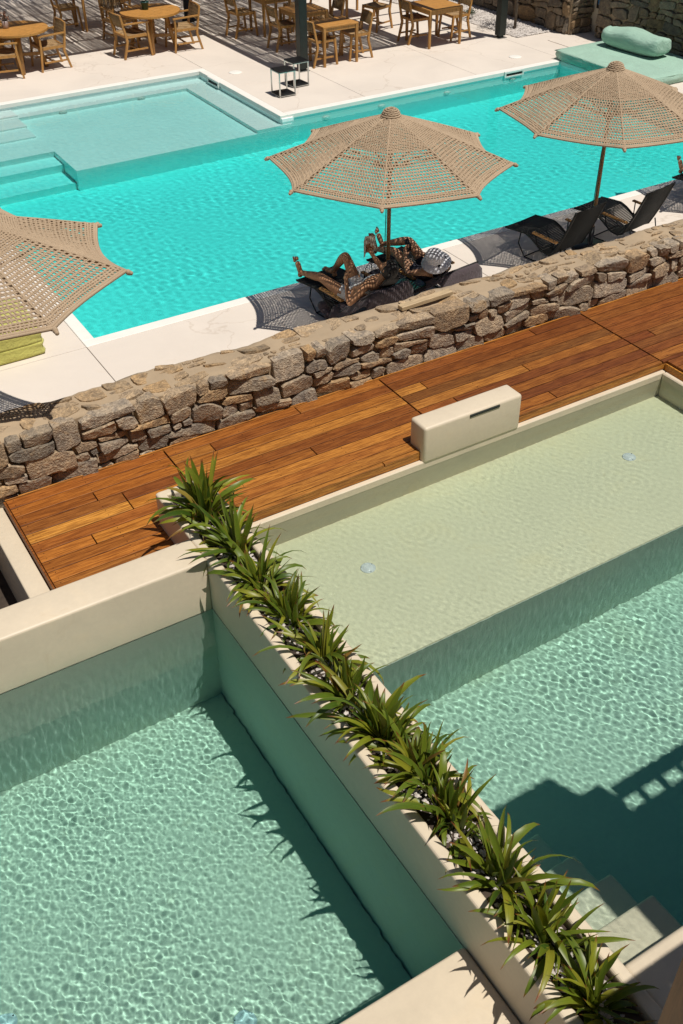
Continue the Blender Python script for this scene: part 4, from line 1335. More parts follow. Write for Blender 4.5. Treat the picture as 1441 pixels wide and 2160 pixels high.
def person(loc, rz, label, J, skin, clothes, hair=True, hat=None, group=None):
    """J: joints of the pose in lounger space (x, s, z)"""
    t = thing('person', label, 'person', loc, rz, group)
    V = {k: Vector(v) for k, v in J.items() if not isinstance(v, float)}
    mid = lambda a, b, f=0.5: V[a].lerp(V[b], f)
    jn = {}
    jn['pelvis'] = (V['pelvis'], 0.105); jn['waist'] = (mid('pelvis', 'chest', 0.5), 0.088); jn['chest'] = (V['chest'], 0.105)
    jn['neck'] = (V['neck'], 0.050); jn['head0'] = (mid('neck', 'head', 0.6), 0.055)
    E_ = [('pelvis', 'waist'), ('waist', 'chest'), ('chest', 'neck'), ('neck', 'head0')]
    for s in 'LR':
        jn['hip'+s] = (V['hip'+s], 0.088); jn['thigh'+s] = (mid('hip'+s, 'knee'+s, 0.35), 0.080); jn['knee'+s] = (V['knee'+s], 0.054)
        jn['calf'+s] = (mid('knee'+s, 'ankle'+s, 0.32), 0.056); jn['shin'+s] = (mid('knee'+s, 'ankle'+s, 0.75), 0.037); jn['ankle'+s] = (V['ankle'+s], 0.034)
        ball = V['ankle'+s].lerp(V['toe'+s], 0.72)
        jn['foot'+s] = (V['ankle'+s].lerp(V['toe'+s], 0.4), 0.034); jn['ball'+s] = (ball, 0.036)
        jn['sh'+s] = (V['sh'+s], 0.052); jn['arm'+s] = (mid('sh'+s, 'elbow'+s), 0.042); jn['elbow'+s] = (V['elbow'+s], 0.034)
        jn['fore'+s] = (mid('elbow'+s, 'wrist'+s, 0.35), 0.035); jn['wrist'+s] = (V['wrist'+s], 0.023)
        jn['palm'+s] = (V['wrist'+s].lerp(V['hand'+s], 0.55), 0.030)
        E_ += [('pelvis', 'hip'+s), ('hip'+s, 'thigh'+s), ('thigh'+s, 'knee'+s), ('knee'+s, 'calf'+s), ('calf'+s, 'shin'+s), ('shin'+s, 'ankle'+s), ('ankle'+s, 'foot'+s), ('foot'+s, 'ball'+s),
               ('chest', 'sh'+s), ('sh'+s, 'arm'+s), ('arm'+s, 'elbow'+s), ('elbow'+s, 'fore'+s), ('fore'+s, 'wrist'+s), ('wrist'+s, 'palm'+s)]
    me = skin_mesh(jn, E_, 'pelvis')
    body = MB()
    body.add([v.co[:] for v in me.vertices], [tuple(p.vertices) for p in me.polygons], True)
    raw_v = list(body.v); raw_f = list(body.f)
    # toes
    nails = MB()
    for s in 'LR':
        d = (V['toe'+s]-V['ankle'+s]).normalized(); up = (V['knee'+s]-V['ankle'+s]); up = (up-d*up.dot(d)).normalized(); side = d.cross(up)*(1 if s == 'L' else -1)
        base = V['ankle'+s].lerp(V['toe'+s], 0.74)
        for k in range(5):
            o = side*(-0.030+0.0145*k)
            L = (0.058, 0.052, 0.048, 0.042, 0.034)[k]; r = 0.014 if k == 0 else 0.0095
            p0 = base+o-up*0.006; p1 = p0+d*L*0.6+up*0.004; p2 = p0+d*L
            body.tube([p0, p1, p2], [r, r*1.02, r*0.7], 7)
            body.ball(p2, r*0.72, n=7, m=5)
            nails.ball(p2+up*r*0.55-d*r*0.2, r*0.55, r*0.55, r*0.3, n=6, m=4)
        # heel
        body.ball(V['ankle'+s]-d*0.032-up*0.022, 0.032, n=9, m=7)
    # hands
    for s in 'LR':
        d = (V['hand'+s]-V['wrist'+s]).normalized()
        hint = Vector(J.get('palm_n'+s, (0, 0, -1)))
        nrm = (hint-d*hint.dot(d)).normalized(); side = d.cross(nrm)
        palm = V['wrist'+s].lerp(V['hand'+s], 0.55)
        curl = J.get('curl'+s, 0.5)
        body.ball(palm, 0.037, 0.037, 0.020, n=10, m=7, rot=Matrix((side, d, nrm)).transposed())
        for k in range(4):
            L = (0.072, 0.080, 0.074, 0.060)[k]
            p = palm+d*0.032+side*(0.026-0.0175*k)
            pts = [p-d*0.02, p]; dd = d.copy()
            for q in range(3):
                dd = (dd+nrm*curl*0.75).normalized(); pts.append(pts[-1]+dd*L/3)
            body.tube(pts, [0.010, 0.0098, 0.009, 0.0085, 0.007], 7)
        p = palm-d*0.012+side*0.028; q = p+(side*0.6+d*0.55+nrm*0.35).normalized()*0.034; r_ = q+(d*0.9+nrm*0.55).normalized()*0.03
        body.tube([p-side*0.012, p, q, r_], [0.012, 0.0125, 0.011, 0.008], 7)
    # head with face
    hd = V['head']; up = (V['head']-V['neck']).normalized()
    face = Vector(J['face']); face = (face-up*face.dot(up)).normalized(); sd = face.cross(up)
    Rm = Matrix((sd, face, up)).transposed()
    m = MB(); m.ball((0,0,0), 0.074, 0.094, 0.112, n=18, m=14)
    hv = []
    for p in m.v:
        x, y, z = p
        k = 1 - 0.22*max(0, -z/0.112)**1.5
        y2 = y + (0.008 if y > 0 and z < -0.02 else 0)
        hv.append(hd + Rm @ Vector((x*k, y2*k, z)))
    body.add(hv, m.f, True)
    loc3 = lambda x, y, z: hd + Rm @ Vector((x, y, z))
    body.tube([loc3(0, 0.088, 0.018), loc3(0, 0.103, -0.012), loc3(0, 0.108, -0.026), loc3(0, 0.090, -0.034)], [0.007, 0.010, 0.014, 0.009], 8)
    for sx in (-1, 1):
        body.ball(loc3(0.076*sx, -0.005, -0.005), 0.010, 0.020, 0.030, n=8, m=6, rot=Rm)
    b = body.build('body', skin, t)
    nails.build('toenails', M['nail'], t)
    e = MB(); l = MB()
    for sx in (-1, 1): e.ball(loc3(0.030*sx, 0.080, 0.012), 0.011, 0.010, 0.007, n=8, m=6, rot=Rm)
    l.ball(loc3(0, 0.089, -0.056), 0.021, 0.011, 0.007, n=10, m=6, rot=Rm)
    e.build('eyes', M['ink'], t); l.build('lips', M['lips'], t)
    if hair:
        h = MB(); h.ball((0,0,0), 0.086, 0.106, 0.118, n=20, m=14)
        keep = []
        hv = [Vector(p) for p in h.v]
        for f in h.f:
            c = sum((hv[i] for i in f), Vector())/len(f)
            if not (c.y > 0.035 and c.z < 0.055) and c.z > -0.085 and not (hat and c.z > 0.02): keep.append(f)
        hm = MB(); hm.add([hd+Rm @ p + up*0.010 - face*0.010 for p in hv], keep, True)
        # a bunch of hair falling behind
        for k in range(16):
            a = -0.07+0.14*k/15
            hm.tube([loc3(a, -0.085, 0.03), loc3(a*1.15, -0.112, -0.04), loc3(a*1.2, -0.105, -0.12), loc3(a*1.1, -0.09, -0.19)], [0.013, 0.014, 0.012, 0.005], 6)
        hm.build('hair', M['hair'], t)
    # clothing grown from the body surface
    def garment(name, mat, test, off):
        me_v = [Vector(p) for p in raw_v]
        nm = [Vector() for _ in me_v]
        for f in raw_f:
            a, b_, c = me_v[f[0]], me_v[f[1]], me_v[f[2]]
            n_ = (b_-a).cross(c-a)
            for i in f: nm[i] += n_
        pv = [p+(n_.normalized()*off if n_.length > 0 else Vector()) for p, n_ in zip(me_v, nm)]
        ff = [f for f in raw_f if test(sum((me_v[i] for i in f), Vector())/len(f))]
        if not ff: return
        used = sorted({i for f in ff for i in f}); mp = {i: k for k, i in enumerate(used)}
        g = MB(); g.add([pv[i] for i in used], [tuple(mp[i] for i in f) for f in ff], True)
        g.build(name, mat, t)
    ax = (V['chest']-V['pelvis']); AL = ax.length; ax.normalize()
    def along(p): return (p-V['pelvis']).dot(ax)
    def near(p):  return (p-V['pelvis']-ax*along(p)).length < 0.19
    for kind, mat in clothes:
        if kind == 'top': garment('bikini_top', M[mat], lambda p: AL-0.10 < along(p) < AL+0.055 and near(p), 0.007)
        if kind == 'bottom': garment('bikini_bottom', M[mat], lambda p: -0.11 < along(p) < 0.075 and near(p), 0.007)
        if kind == 'suit': garment('swimsuit', M[mat], lambda p: -0.10 < along(p) < AL+0.05 and near(p), 0.007)
    if hat:
        ht = thing('sun_hat', hat, 'hat', loc, rz)
        hb = MB()
        prof = [(0.092, 0.0), (0.098, 0.03), (0.095, 0.085), (0.082, 0.118), (0.05, 0.138), (0.006, 0.143)]
        hb.lathe(prof, 24, sx=1.0, sy=1.18)
        o = hb.build('crown', M['hat'], ht)
        br = MB(); n = 32
        vs = []; fs = []
        for r_, z in ((0.090, 0.012), (0.125, -0.006), (0.165, -0.036), (0.165, -0.042), (0.125, -0.012), (0.088, 0.004)):
            for k in range(n):
                a = 2*PI*k/n
                vs.append((r_*math.cos(a), r_*(1.18 if r_ < 0.1 else 1.1)*math.sin(a), z + (0.008*math.sin(3*a) if r_ > 0.15 else 0)))
        for i in range(5):
            for k in range(n): fs.append((i*n+k, i*n+(k+1) % n, (i+1)*n+(k+1) % n, (i+1)*n+k))
        br.add(vs, fs, True)
        o2 = br.build('brim', M['hat'], ht)
        q = Rm.to_quaternion()
        for oo in (o, o2):
            oo.rotation_mode = 'QUATERNION'; oo.rotation_quaternion = q
            oo.location = hd + up*0.012 - face*0.008
    return t

pA = {'pelvis': (0.0, -0.08, 0.31), 'chest': (-0.01, -0.42, 0.56), 'neck': (-0.01, -0.56, 0.68), 'head': (0.02, -0.64, 0.80), 'face': (0.1, 1, 0.3),
      'hipL': (-0.10, -0.05, 0.30), 'kneeL': (-0.19, 0.30, 0.44), 'ankleL': (-0.22, 0.66, 0.385), 'toeL': (-0.26, 0.70, 0.59),
      'hipR': (0.10, -0.05, 0.30), 'kneeR': (0.06, 0.16, 0.70), 'ankleR': (0.08, 0.42, 0.385), 'toeR': (0.08, 0.60, 0.375),
      'shL': (-0.17, -0.47, 0.61), 'elbowL': (-0.38, -0.42, 0.42), 'wristL': (-0.27, -0.24, 0.60), 'handL': (-0.22, -0.19, 0.68), 'palm_nL': (1, 0.2, 0), 'curlL': 0.9,
      'shR': (0.15, -0.47, 0.61), 'elbowR': (0.30, -0.26, 0.56), 'wristR': (0.22, -0.12, 0.76), 'handR': (0.19, -0.09, 0.84), 'palm_nR': (-0.3, -1, 0), 'curlR': 0.8}
person((5.86, 9.50, TZ), LR, 'person lying in a white bikini, one knee raised and one foot stretched out', pA, M['skin'], [('top', 'white_fabric'), ('bottom', 'white_fabric')], group='people sunbathing')
pB = {'pelvis': (0.0, -0.06, 0.29), 'chest': (-0.11, -0.37, 0.45), 'neck': (-0.19, -0.47, 0.56), 'head': (-0.25, -0.49, 0.68), 'face': (-0.15, 1, -0.25),
      'hipL': (-0.10, -0.03, 0.30), 'kneeL': (-0.15, 0.30, 0.50), 'ankleL': (-0.16, 0.64, 0.42), 'toeL': (-0.19, 0.69, 0.62),
      'hipR': (0.10, -0.03, 0.30), 'kneeR': (0.03, 0.24, 0.61), 'ankleR': (-0.08, 0.61, 0.47), 'toeR': (-0.12, 0.68, 0.66),
      'shL': (-0.28, -0.38, 0.51), 'elbowL': (-0.37, -0.16, 0.44), 'wristL': (-0.22, 0.04, 0.54), 'handL': (-0.17, 0.10, 0.60), 'palm_nL': (0.5, 0, 0.6), 'curlL': 0.6,
      'shR': (0.05, -0.42, 0.51), 'elbowR': (0.20, -0.16, 0.44), 'wristR': (0.00, 0.02, 0.53), 'handR': (-0.06, 0.07, 0.58), 'palm_nR': (-0.5, 0, 0.6), 'curlR': 0.6}
person((6.88, 9.53, TZ), LR, 'person reclining in a dark swimsuit and white hat, feet crossed', pB, M['skin_b'], [('suit', 'navy_fabric')],
       hat='white cotton bucket hat on the head of the reclining sunbather', group='people sunbathing')
pC = dict(pA)
pC.update({'kneeL': (-0.10, 0.30, 0.44), 'ankleL': (-0.12, 0.64, 0.39), 'toeL': (-0.16, 0.70, 0.58), 'kneeR': (0.06, 0.30, 0.46), 'ankleR': (0.0, 0.63, 0.43), 'toeR': (-0.05, 0.70, 0.66)})
person((12.12, 9.52, TZ), LR, 'person past the right frame edge, only two bare feet showing', pC, M['skin_b'], [('suit', 'navy_fabric')], group='people sunbathing')

Rz = Matrix.Rotation(LR, 3, 'Z')
def at_l(base, p): return tuple(Vector(base) + Rz @ Vector(p))
# open book in the reader's raised hand
bk = thing('book', 'open tan book held up by the sunbather with the raised knee', 'book', at_l((5.86, 9.50, TZ), (0.17, -0.06, 0.86)), LR+0.25)
for sx in (-1, 1):
    m = MB(); a = 0.42*sx
    c, s_ = math.cos(0.5), math.sin(0.5)*sx
    m.add([(0, 0, -0.10), (0.13*c*sx, -0.13*abs(s_), -0.10), (0.13*c*sx, -0.13*abs(s_), 0.10), (0, 0, 0.10),
           (0, -0.003, -0.10), (0.13*c*sx, -0.13*abs(s_)-0.003, -0.10), (0.13*c*sx, -0.13*abs(s_)-0.003, 0.10), (0, -0.003, 0.10)],
          [(0,1,2,3),(7,6,5,4),(0,4,5,1),(1,5,6,2),(2,6,7,3)])
    m.build('cover', M['paper'], bk)
    m = MB()
    m.add([(0.002*sx, -0.005, -0.095), (0.124*c*sx, -0.124*abs(s_)-0.005, -0.095), (0.124*c*sx, -0.124*abs(s_)-0.005, 0.095), (0.002*sx, -0.005, 0.095),
           (0.002*sx, -0.016, -0.095), (0.124*c*sx, -0.124*abs(s_)-0.014, -0.095), (0.124*c*sx, -0.124*abs(s_)-0.014, 0.095), (0.002*sx, -0.016, 0.095)],
          [(0,1,2,3),(7,6,5,4),(0,4,5,1),(1,5,6,2),(2,6,7,3)])
    m.build('pages', M['pages'], bk)
# phone in the hands of the second person
ph = thing('phone', 'black phone held by the sunbather in the white hat', 'phone', at_l((6.88, 9.53, TZ), (-0.11, 0.11, 0.635)), LR)
o = MB().box(-0.038, 0.038, -0.004, 0.004, -0.075, 0.075, 0.003).build('case', M['black_metal'], ph); o.rotation_euler = (math.radians(-35), 0, 0)
# towels
def sheet(fn, nu, nv, th):
    vs = [fn(i/nu, j/nv) for i in range(nu+1) for j in range(nv+1)]
    mb = MB(); k = (nu+1)*(nv+1)
    top_ = [Vector(v) for v in vs]
    f1 = [(i*(nv+1)+j, (i+1)*(nv+1)+j, (i+1)*(nv+1)+j+1, i*(nv+1)+j+1) for i in range(nu) for j in range(nv)]
    per = [i*(nv+1) for i in range(nu+1)] + [nu*(nv+1)+j for j in range(1, nv+1)] + [i*(nv+1)+nv for i in range(nu-1, -1, -1)] + [j for j in range(nv-1, 0, -1)]
    allv = [tuple(v) for v in top_] + [tuple(v-Vector((0,0,th))) for v in top_]
    f2 = [tuple(k+i for i in reversed(f)) for f in f1]
    f3 = [(per[(q+1) % len(per)], per[q], k+per[q], k+per[(q+1) % len(per)]) for q in range(len(per))]
    return mb.add(allv, f1+f2+f3, True)
def towel(base, label, back, wid, s0, s1, hang):
    t = thing('towel', label, 'towel', base, LR, 'dark towels draped on the loungers')
    def fn(u, v):
        x = -wid+2*wid*u
        s = s0+(s1-s0)*v
        f = max(0, min(1, (-0.17-s)/(-0.17-back[0]))) if s < -0.17 else 0
        z = (0.21+(back[1]-0.21)*f if s < -0.17 else 0.205) + 0.016 + 0.012*math.sin(9*u+5*v)*math.sin(4*v+2)
        if s < back[0]:
            z = back[1]+0.02-(back[0]-s)*1.7; s = back[0]-0.03-0.25*(back[0]-s)
        ed = max(0, abs(x)-0.27)
        z -= ed*hang
        return (x*(1-0.1*ed), s+0.01*math.sin(7*u), z)
    sheet(fn, 26, 26, 0.010).build('cloth', M['towel'], t)
towel((5.86, 9.50, TZ), 'dark plum towel draped over the backrest of the reader with the raised knee', (-0.66, 0.60), 0.36, -0.95, -0.02, 1.2)
towel((6.88, 9.53, TZ), 'dark plum towel draped over the backrest of the sunbather in the white hat', (-0.66, 0.56), 0.35, -0.92, -0.02, 1.0)
# crumpled cloth hanging under the first lounger, bag and small table between the two
cb = thing('beach_bag', 'crumpled plum cloth bag on the paving under the reader\'s lounger', 'bag', at_l((5.86, 9.50, TZ), (-0.20, 0.08, 0.0)), LR)
m = MB()
rb = random.Random(12)
for k in range(9):
    m.ball((rb.uniform(-.08,.08), rb.uniform(-.12,.12), 0.05+rb.uniform(0,.16)), rb.uniform(.05,.09), rb.uniform(.05,.09), rb.uniform(.04,.07), n=9, m=7)
m.build('cloth', M['towel'], cb)
stb = thing('side_table', 'small glass-green side table between the two occupied loungers', 'side table', (6.50, 9.20, TZ), LR)
MB().box(-0.15, 0.15, -0.15, 0.15, 0.36, 0.375, 0.004).build('table_top', M['teal_pot'], stb)
for sx in (-1, 1):
    for sy in (-1, 1): MB().bar((sx*0.13, sy*0.13, 0), (sx*0.13, sy*0.13, 0.36), 0.014).build('leg', M['black_metal'], stb)
bg = thing('straw_bag', 'black and white patterned beach bag standing on the paving between the two sunbathers', 'bag', (6.36, 9.72, TZ), LR+0.4)
m = MB(); m.lathe([(0.13, 0.0), (0.17, 0.06), (0.185, 0.18), (0.16, 0.30), (0.15, 0.31), (0.165, 0.18), (0.02, 0.05)], 22, sx=1.15, sy=0.7); m.build('bag_body', M['navy_fabric'], bg)
for sy in (-1, 1):
    m = MB(); m.tube([(-0.10, sy*0.10, 0.29), (-0.08, sy*0.10, 0.40), (0.0, sy*0.09, 0.45), (0.08, sy*0.10, 0.40), (0.10, sy*0.10, 0.29)], 0.008, 6); m.build('handle', M['white_fabric'], bg)

# ------------------------------------------------------------------ cushions
def cushion_mesh(sx, sy, sz, bev, puff, seed, ex=8):
    """soft box centred on the origin, base at z=0"""
    bm = bmesh.new(); bmesh.ops.create_cube(bm, size=1)
    bmesh.ops.subdivide_edges(bm, edges=bm.edges[:], cuts=9, use_grid_fill=True)
    rr = random.Random(seed)
    ph = [rr.uniform(0, 6.28) for _ in range(8)]
    for v in bm.verts:
        x, y, z = v.co*2
        # superellipsoid style rounding
        p = Vector((x, y, z))
        k = (abs(x)**ex+abs(y)**ex+abs(z)**ex)**(1/ex)
        q = p/ max(k, 1e-6) * max(abs(x), abs(y), abs(z))
        g = p.lerp(q, 1.0)
        bulge = 1+puff*(1-x*x)*(1-y*y)*(1 if abs(z) > 0.9 else 0)
        w_ = 0.012*math.sin(7*x+ph[0])*math.sin(5*z+ph[1]) + 0.01*math.sin(9*y+4*z+ph[2])
        v.co = Vector((g.x*sx/2*(1+w_*0.6), g.y*sy/2*(1+w_*0.6), (g.z*bulge+1)*sz/2 + w_*0.25*sz))
    return bm
lc = thing('daybed_cushion', 'lime green stacked pool cushion under the left parasol', 'cushion', (1.45, 11.0, TZ))
for k in range(2):
    mb = MB(); mb.bm(cushion_mesh(2.05, 0.92, 0.165, 0.02, 0.03, 30+k, 22), smooth=True)
    o = mb.build('mattress', M['lime'], lc); o.location = (0, 0, 0.002+0.155*k)
MB().box(-1.0, 1.0, -0.44, 0.44, 0.150, 0.166, 0.004).build('piping', M['lime'], lc)
db = thing('daybed', 'mint green mattress platform at the far corner of the turquoise pool', 'daybed', (16.08, 15.45, TZ))
mb = MB(); mb.bm(cushion_mesh(1.78, 2.6, 0.185, 0.02, 0.02, 50, 22), smooth=True); mb.build('mattress', M['mint'], db)
m = MB(); m.tube([(-0.875, -1.285, 0.165), (0.875, -1.285, 0.165), (0.875, 1.285, 0.165), (-0.875, 1.285, 0.165), (-0.875, -1.285, 0.165)], 0.009, 6); m.build('piping', M['mint'], db)
bo = thing('bolster', 'plump mint green bolster cushion lying on the daybed mattress', 'cushion', (16.42, 15.75, TZ+0.178), math.radians(4))
bm = cushion_mesh(0.56, 1.45, 0.40, 0.02, 0.05, 61)
for v in bm.verts:
    x, y, z = v.co.x/0.28, v.co.y/0.725, v.co.z/0.20-1
    # plump in the middle, pinched to seams and corners at the ends
    k = 1-0.30*abs(y)**4
    v.co.z = 0.20 + 0.20*z*(k*(1-0.32*x*x)) + 0.025*math.sin(5*y+1)*(z+1)*0.5 + (0.07*max(0, abs(y)-0.75)/0.25*max(0, z)*(1 if x < 0 else 0.4))
    v.co.x *= 1-0.12*abs(z)**2
    v.co.z -= 0.04*(1-abs(z))*0
mb = MB(); mb.bm(bm, smooth=True); mb.build('cushion', M['mint'], bo)

# ------------------------------------------------------------------ small black side tables on the paving
def tray_table(x, y, rz, label):
    t = thing('tray_table', label, 'side table', (x, y, TZ), rz, 'black tray tables at the pool corner')
    a, h = 0.17, 0.46
    MB().box(-a, a, -a, a, h-0.02, h, 0.004).build('top_tray', M['black_metal'], t)
    MB().box(-a, a, -a, a, 0.03, 0.045, 0.004).build('lower_shelf', M['black_metal'], t)
    for sx in (-1, 1):
        for sy in (-1, 1):
            MB().bar((sx*(a-0.010), sy*(a-0.010), 0.0), (sx*(a-0.010), sy*(a-0.010), h-0.021), 0.020).build('leg', M['chrome'], t)
    for z in (0.022, h-0.026):
        f = MB()
        for s in (-1, 1):
            f.bar((-a, s*a, z), (a, s*a, z), 0.012); f.bar((s*a, -a+0.013, z), (s*a, a-0.013, z), 0.012)
        f.build('frame_rail', M['chrome'], t)
    return t
tray_table(9.42, 17.62, 0.0, 'black tray table with steel legs, the nearer one at the inner pool corner')
tray_table(9.93, 18.02, 0.05, 'black tray table with steel legs, tucked behind the nearer one by the pergola post')

# ------------------------------------------------------------------ dining furniture
def strips(mb, x0, x1, z0, z1, y0, y1, nh, nv, r=0.006):
    """woven panel in the plane running from (y0, z0) to (y1, z1)"""
    for i in range(nh+1):
        f = i/nh; mb.tube([(x0, y0+(y1-y0)*f, z0+(z1-z0)*f), ((x0+x1)/2, y0+(y1-y0)*f-0.02, z0+(z1-z0)*f), (x1, y0+(y1-y0)*f, z0+(z1-z0)*f)], r, 5)
    for j in range(nv+1):
        x = x0+(x1-x0)*j/nv; c = -0.02*(1-(2*j/nv-1)**2)
        mb.tube([(x, y0+c, z0), (x, y1+c, z1)], r, 5)
def chair(kind, label, loc, rz):
    """faces +y"""
    t = thing('dining_chair', label, 'chair', loc, rz, 'woven teak chairs round the tables')
    W, D = (0.27, 0.25) if kind == 'arm' else (0.22, 0.21)
    sh = 0.45 if kind == 'arm' else 0.50
    bh = 0.84 if kind == 'arm' else 0.84
    for sx in (-1, 1):
        m = MB(); m.bar((sx*(W+0.01), D+0.03, 0), (sx*W, D-0.02, sh), 0.036, 0.036, 0.042, 0.042)
        if kind == 'arm': m.bar((sx*W, D-0.02, sh), (sx*W, D-0.02, 0.64), 0.040, 0.040, 0.032, 0.032)
        m.build('leg', M['teak'], t)
        m = MB(); m.bar((sx*(W-0.02), -D-0.09, 0), (sx*(W-0.02), -D+0.01, sh*0.75), 0.034, 0.036, 0.042, 0.046); m.bar((sx*(W-0.02), -D+0.01, sh*0.75), (sx*(W-0.02), -D-0.09, bh), 0.042, 0.046, 0.030, 0.032)
        m.build('leg', M['teak'], t)
        MB().bar((sx*(W-0.005), D-0.05, 0.16), (sx*(W-0.018), -D-0.035, 0.16), 0.022, 0.030).build('stretcher', M['teak'], t)
        MB().bar((sx*W, D-0.05, sh-0.03), (sx*(W-0.02), -D, sh-0.03), 0.026, 0.048).build('seat_rail', M['teak'], t)
        if kind == 'arm': MB().bar((sx*(W+0.005), D+0.02, 0.650), (sx*(W-0.01), -D-0.05, 0.665), 0.050, 0.024).build('armrest', M['teak'], t)
    MB().bar((-W+0.02, D-0.02, sh-0.03), (W-0.02, D-0.02, sh-0.03), 0.03, 0.05).build('seat_rail', M['teak'], t)
    MB().bar((-W+0.04, -D, sh-0.03), (W-0.04, -D, sh-0.03), 0.03, 0.045).build('seat_rail', M['teak'], t)
    MB().bar((-W+0.02, 0.0, 0.155), (W-0.02, 0.0, 0.155), 0.022, 0.028).build('stretcher', M['teak'], t)
    def fn(u, v):
        x = -W+0.005+2*(W-0.005)*u; y = -D+0.02+(2*D-0.03)*v
        return (x, y, sh+0.004-0.045*(1-(2*u-1)**2)*(0.55+0.45*(1-(2*v-1)**2)))
    sheet(fn, 10, 8, 0.012).build('seat', M['weave'], t)
    m = MB(); strips(m, -W+0.03, W-0.03, sh+0.14, bh-0.02, -D-0.015, -D-0.082, 12, 11, 0.0085); m.build('backrest', M['weave'], t)
    m = MB(); m.tube([(-W+0.02, -D-0.085, bh), (0, -D-0.110, bh), (W-0.02, -D-0.085, bh)], 0.014, 7); m.build('top_rail', M['teak'], t)
    return t
ARM = None; SIDE = None
def place_chair(kind, x, y, rz, label):
    global ARM, SIDE
    src = ARM if kind == 'arm' else SIDE
    if src is None:
        src = chair(kind, label, (x, y, TZ), rz)
        if kind == 'arm': ARM = src
        else: SIDE = src
        return src
    return dup(src, label, (x, y, TZ), rz, 'woven teak chairs round the tables')
E_, W_, N_, S_ = -PI/2, PI/2, 0.0, PI     # facing +x, -x, +y, -y
place_chair('arm', 8.13, 21.72, E_+0.10, 'teak armchair left of the round table with the teal pot')
place_chair('arm', 9.20, 21.62, W_-0.05, 'teak armchair right of the round table with the teal pot, seen from its side')
place_chair('arm', 6.36, 21.78, W_+0.04, 'teak armchair right of the round table with the dried flowers')
place_chair('arm', 5.42, 21.62, E_-0.15, 'teak armchair at the near left of the dried-flower table, cut by the frame')
place_chair('arm', 5.65, 22.85, S_+0.2, 'teak armchair in shade behind the dried-flower table')
place_chair('arm', 8.35, 22.95, S_+0.15, 'teak armchair in shade behind the teal pot table')
place_chair('side', 11.05, 19.02, E_+0.05, 'armless teak chair left of the small square table next to the pergola post')
place_chair('side', 11.88, 19.06, W_-0.06, 'armless teak chair right of the small square table next to the pergola post')
place_chair('side', 13.62, 19.42, E_, 'armless teak chair left of the sunlit table near the gravel bed')
place_chair('side', 14.50, 19.22, W_, 'armless teak chair right of the sunlit table near the gravel bed')
place_chair('side', 10.75, 21.90, E_+0.1, 'armless teak chair left of the shaded square table behind the pergola post')
place_chair('side', 12.05, 21.75, W_, 'armless teak chair right of the shaded square table behind the pergola post')
place_chair('side', 13.50, 20.75, W_+0.25, 'armless teak chair in the shade between the two bar tables')
place_chair('side', 8.95, 24.55, W_, 'armless teak chair in deep shade right of the rearmost bar table')
place_chair('side', 7.70, 24.45, E_, 'armless teak chair in deep shade left of the rearmost bar table')
place_chair('side', 11.0, 20.45, E_, 'armless teak chair with a woven back behind the shaded vase table')
place_chair('side', 12.0, 20.35, W_, 'armless teak chair at the vase table, turned to face left')

def round_table(x, y, label, rz=0.0):
    t = thing('round_table', label, 'table', (x, y, TZ), rz, 'round teak dining tables')
    n = 36
    for k in range(6):        # planks of the top, cut to the circle
        x0 = -0.62+1.24*k/6+0.0015; x1 = -0.62+1.24*(k+1)/6-0.0015
        pts = []
        for i in range(9):
            xx = x0+(x1-x0)*i/8; pts.append((xx, math.sqrt(max(0, 0.62**2-xx*xx))))
        out = [(a, b) for a, b in pts] + [(a, -b) for a, b in reversed(pts)]
        q = len(out)
        m = MB(); m.add([(a, b, 0.75) for a, b in out] + [(a, b, 0.712) for a, b in out], [tuple(reversed(range(q))), tuple(range(q, 2*q))] + [(i, (i+1) % q, q+(i+1) % q, q+i) for i in range(q)])
        bmx = bmesh.new(); me = m.mesh('top_plank'); bmx.from_mesh(me); bmesh.ops.remove_doubles(bmx, verts=bmx.verts, dist=1e-5); bmesh.ops.recalc_face_normals(bmx, faces=bmx.faces); bmx.to_mesh(me); bmx.free()
        link('top_plank', me, M['teak_top'], t)
    for k in range(4):
        a = PI/4+k*PI/2
        c, s = math.cos(a), math.sin(a)
        m = MB(); m.tube([(0.47*c, 0.47*s, 0.0), (0.30*c, 0.30*s, 0.71)], [0.042, 0.050], 10, smooth=True); m.build('leg', M['teak'], t)
    MB().bar((-0.30, -0.30, 0.20), (0.30, 0.30, 0.20), 0.05, 0.06).build('cross_beam', M['teak'], t)
    MB().bar((-0.30, 0.30, 0.263), (0.30, -0.30, 0.263), 0.05, 0.06).build('cross_beam', M['teak'], t)
    return t
round_table(5.86, 22.01, 'round teak table with a jar of dried flowers at the top left', 0.5)
round_table(8.67, 21.94, 'round teak table with a small teal pot', 0.35)
def square_table(x0, x1, y0, y1, label, h=0.75):
    t = thing('square_table', label, 'table', ((x0+x1)/2, (y0+y1)/2, TZ), 0, 'square teak tables')
    a, b = (x1-x0)/2, (y1-y0)/2
    k = max(3, int(2*b/0.14))
    for i in range(k):
        MB().box(-a, a, -b+2*b*i/k+0.001, -b+2*b*(i+1)/k-0.001, h-0.028, h, 0.003).build('top_plank', M['teak_top'], t)
    for sx in (-1, 1):
        for sy in (-1, 1): MB().bar((sx*(a-0.03), sy*(b-0.03), 0), (sx*(a-0.03), sy*(b-0.03), h-0.03), 0.042, 0.042, 0.055, 0.055).build('leg', M['teak'], t)
        MB().bar((sx*(a-0.03), -b+0.06, h-0.066), (sx*(a-0.03), b-0.06, h-0.066), 0.022, 0.07).build('apron', M['teak'], t)
        MB().bar((-a+0.06, sx*(b-0.03), h-0.066), (a-0.06, sx*(b-0.03), h-0.066), 0.022, 0.07).build('apron', M['teak'], t)
    return t
square_table(10.95, 11.76, 18.72, 19.35, 'small square teak table in sun next to the pergola post')
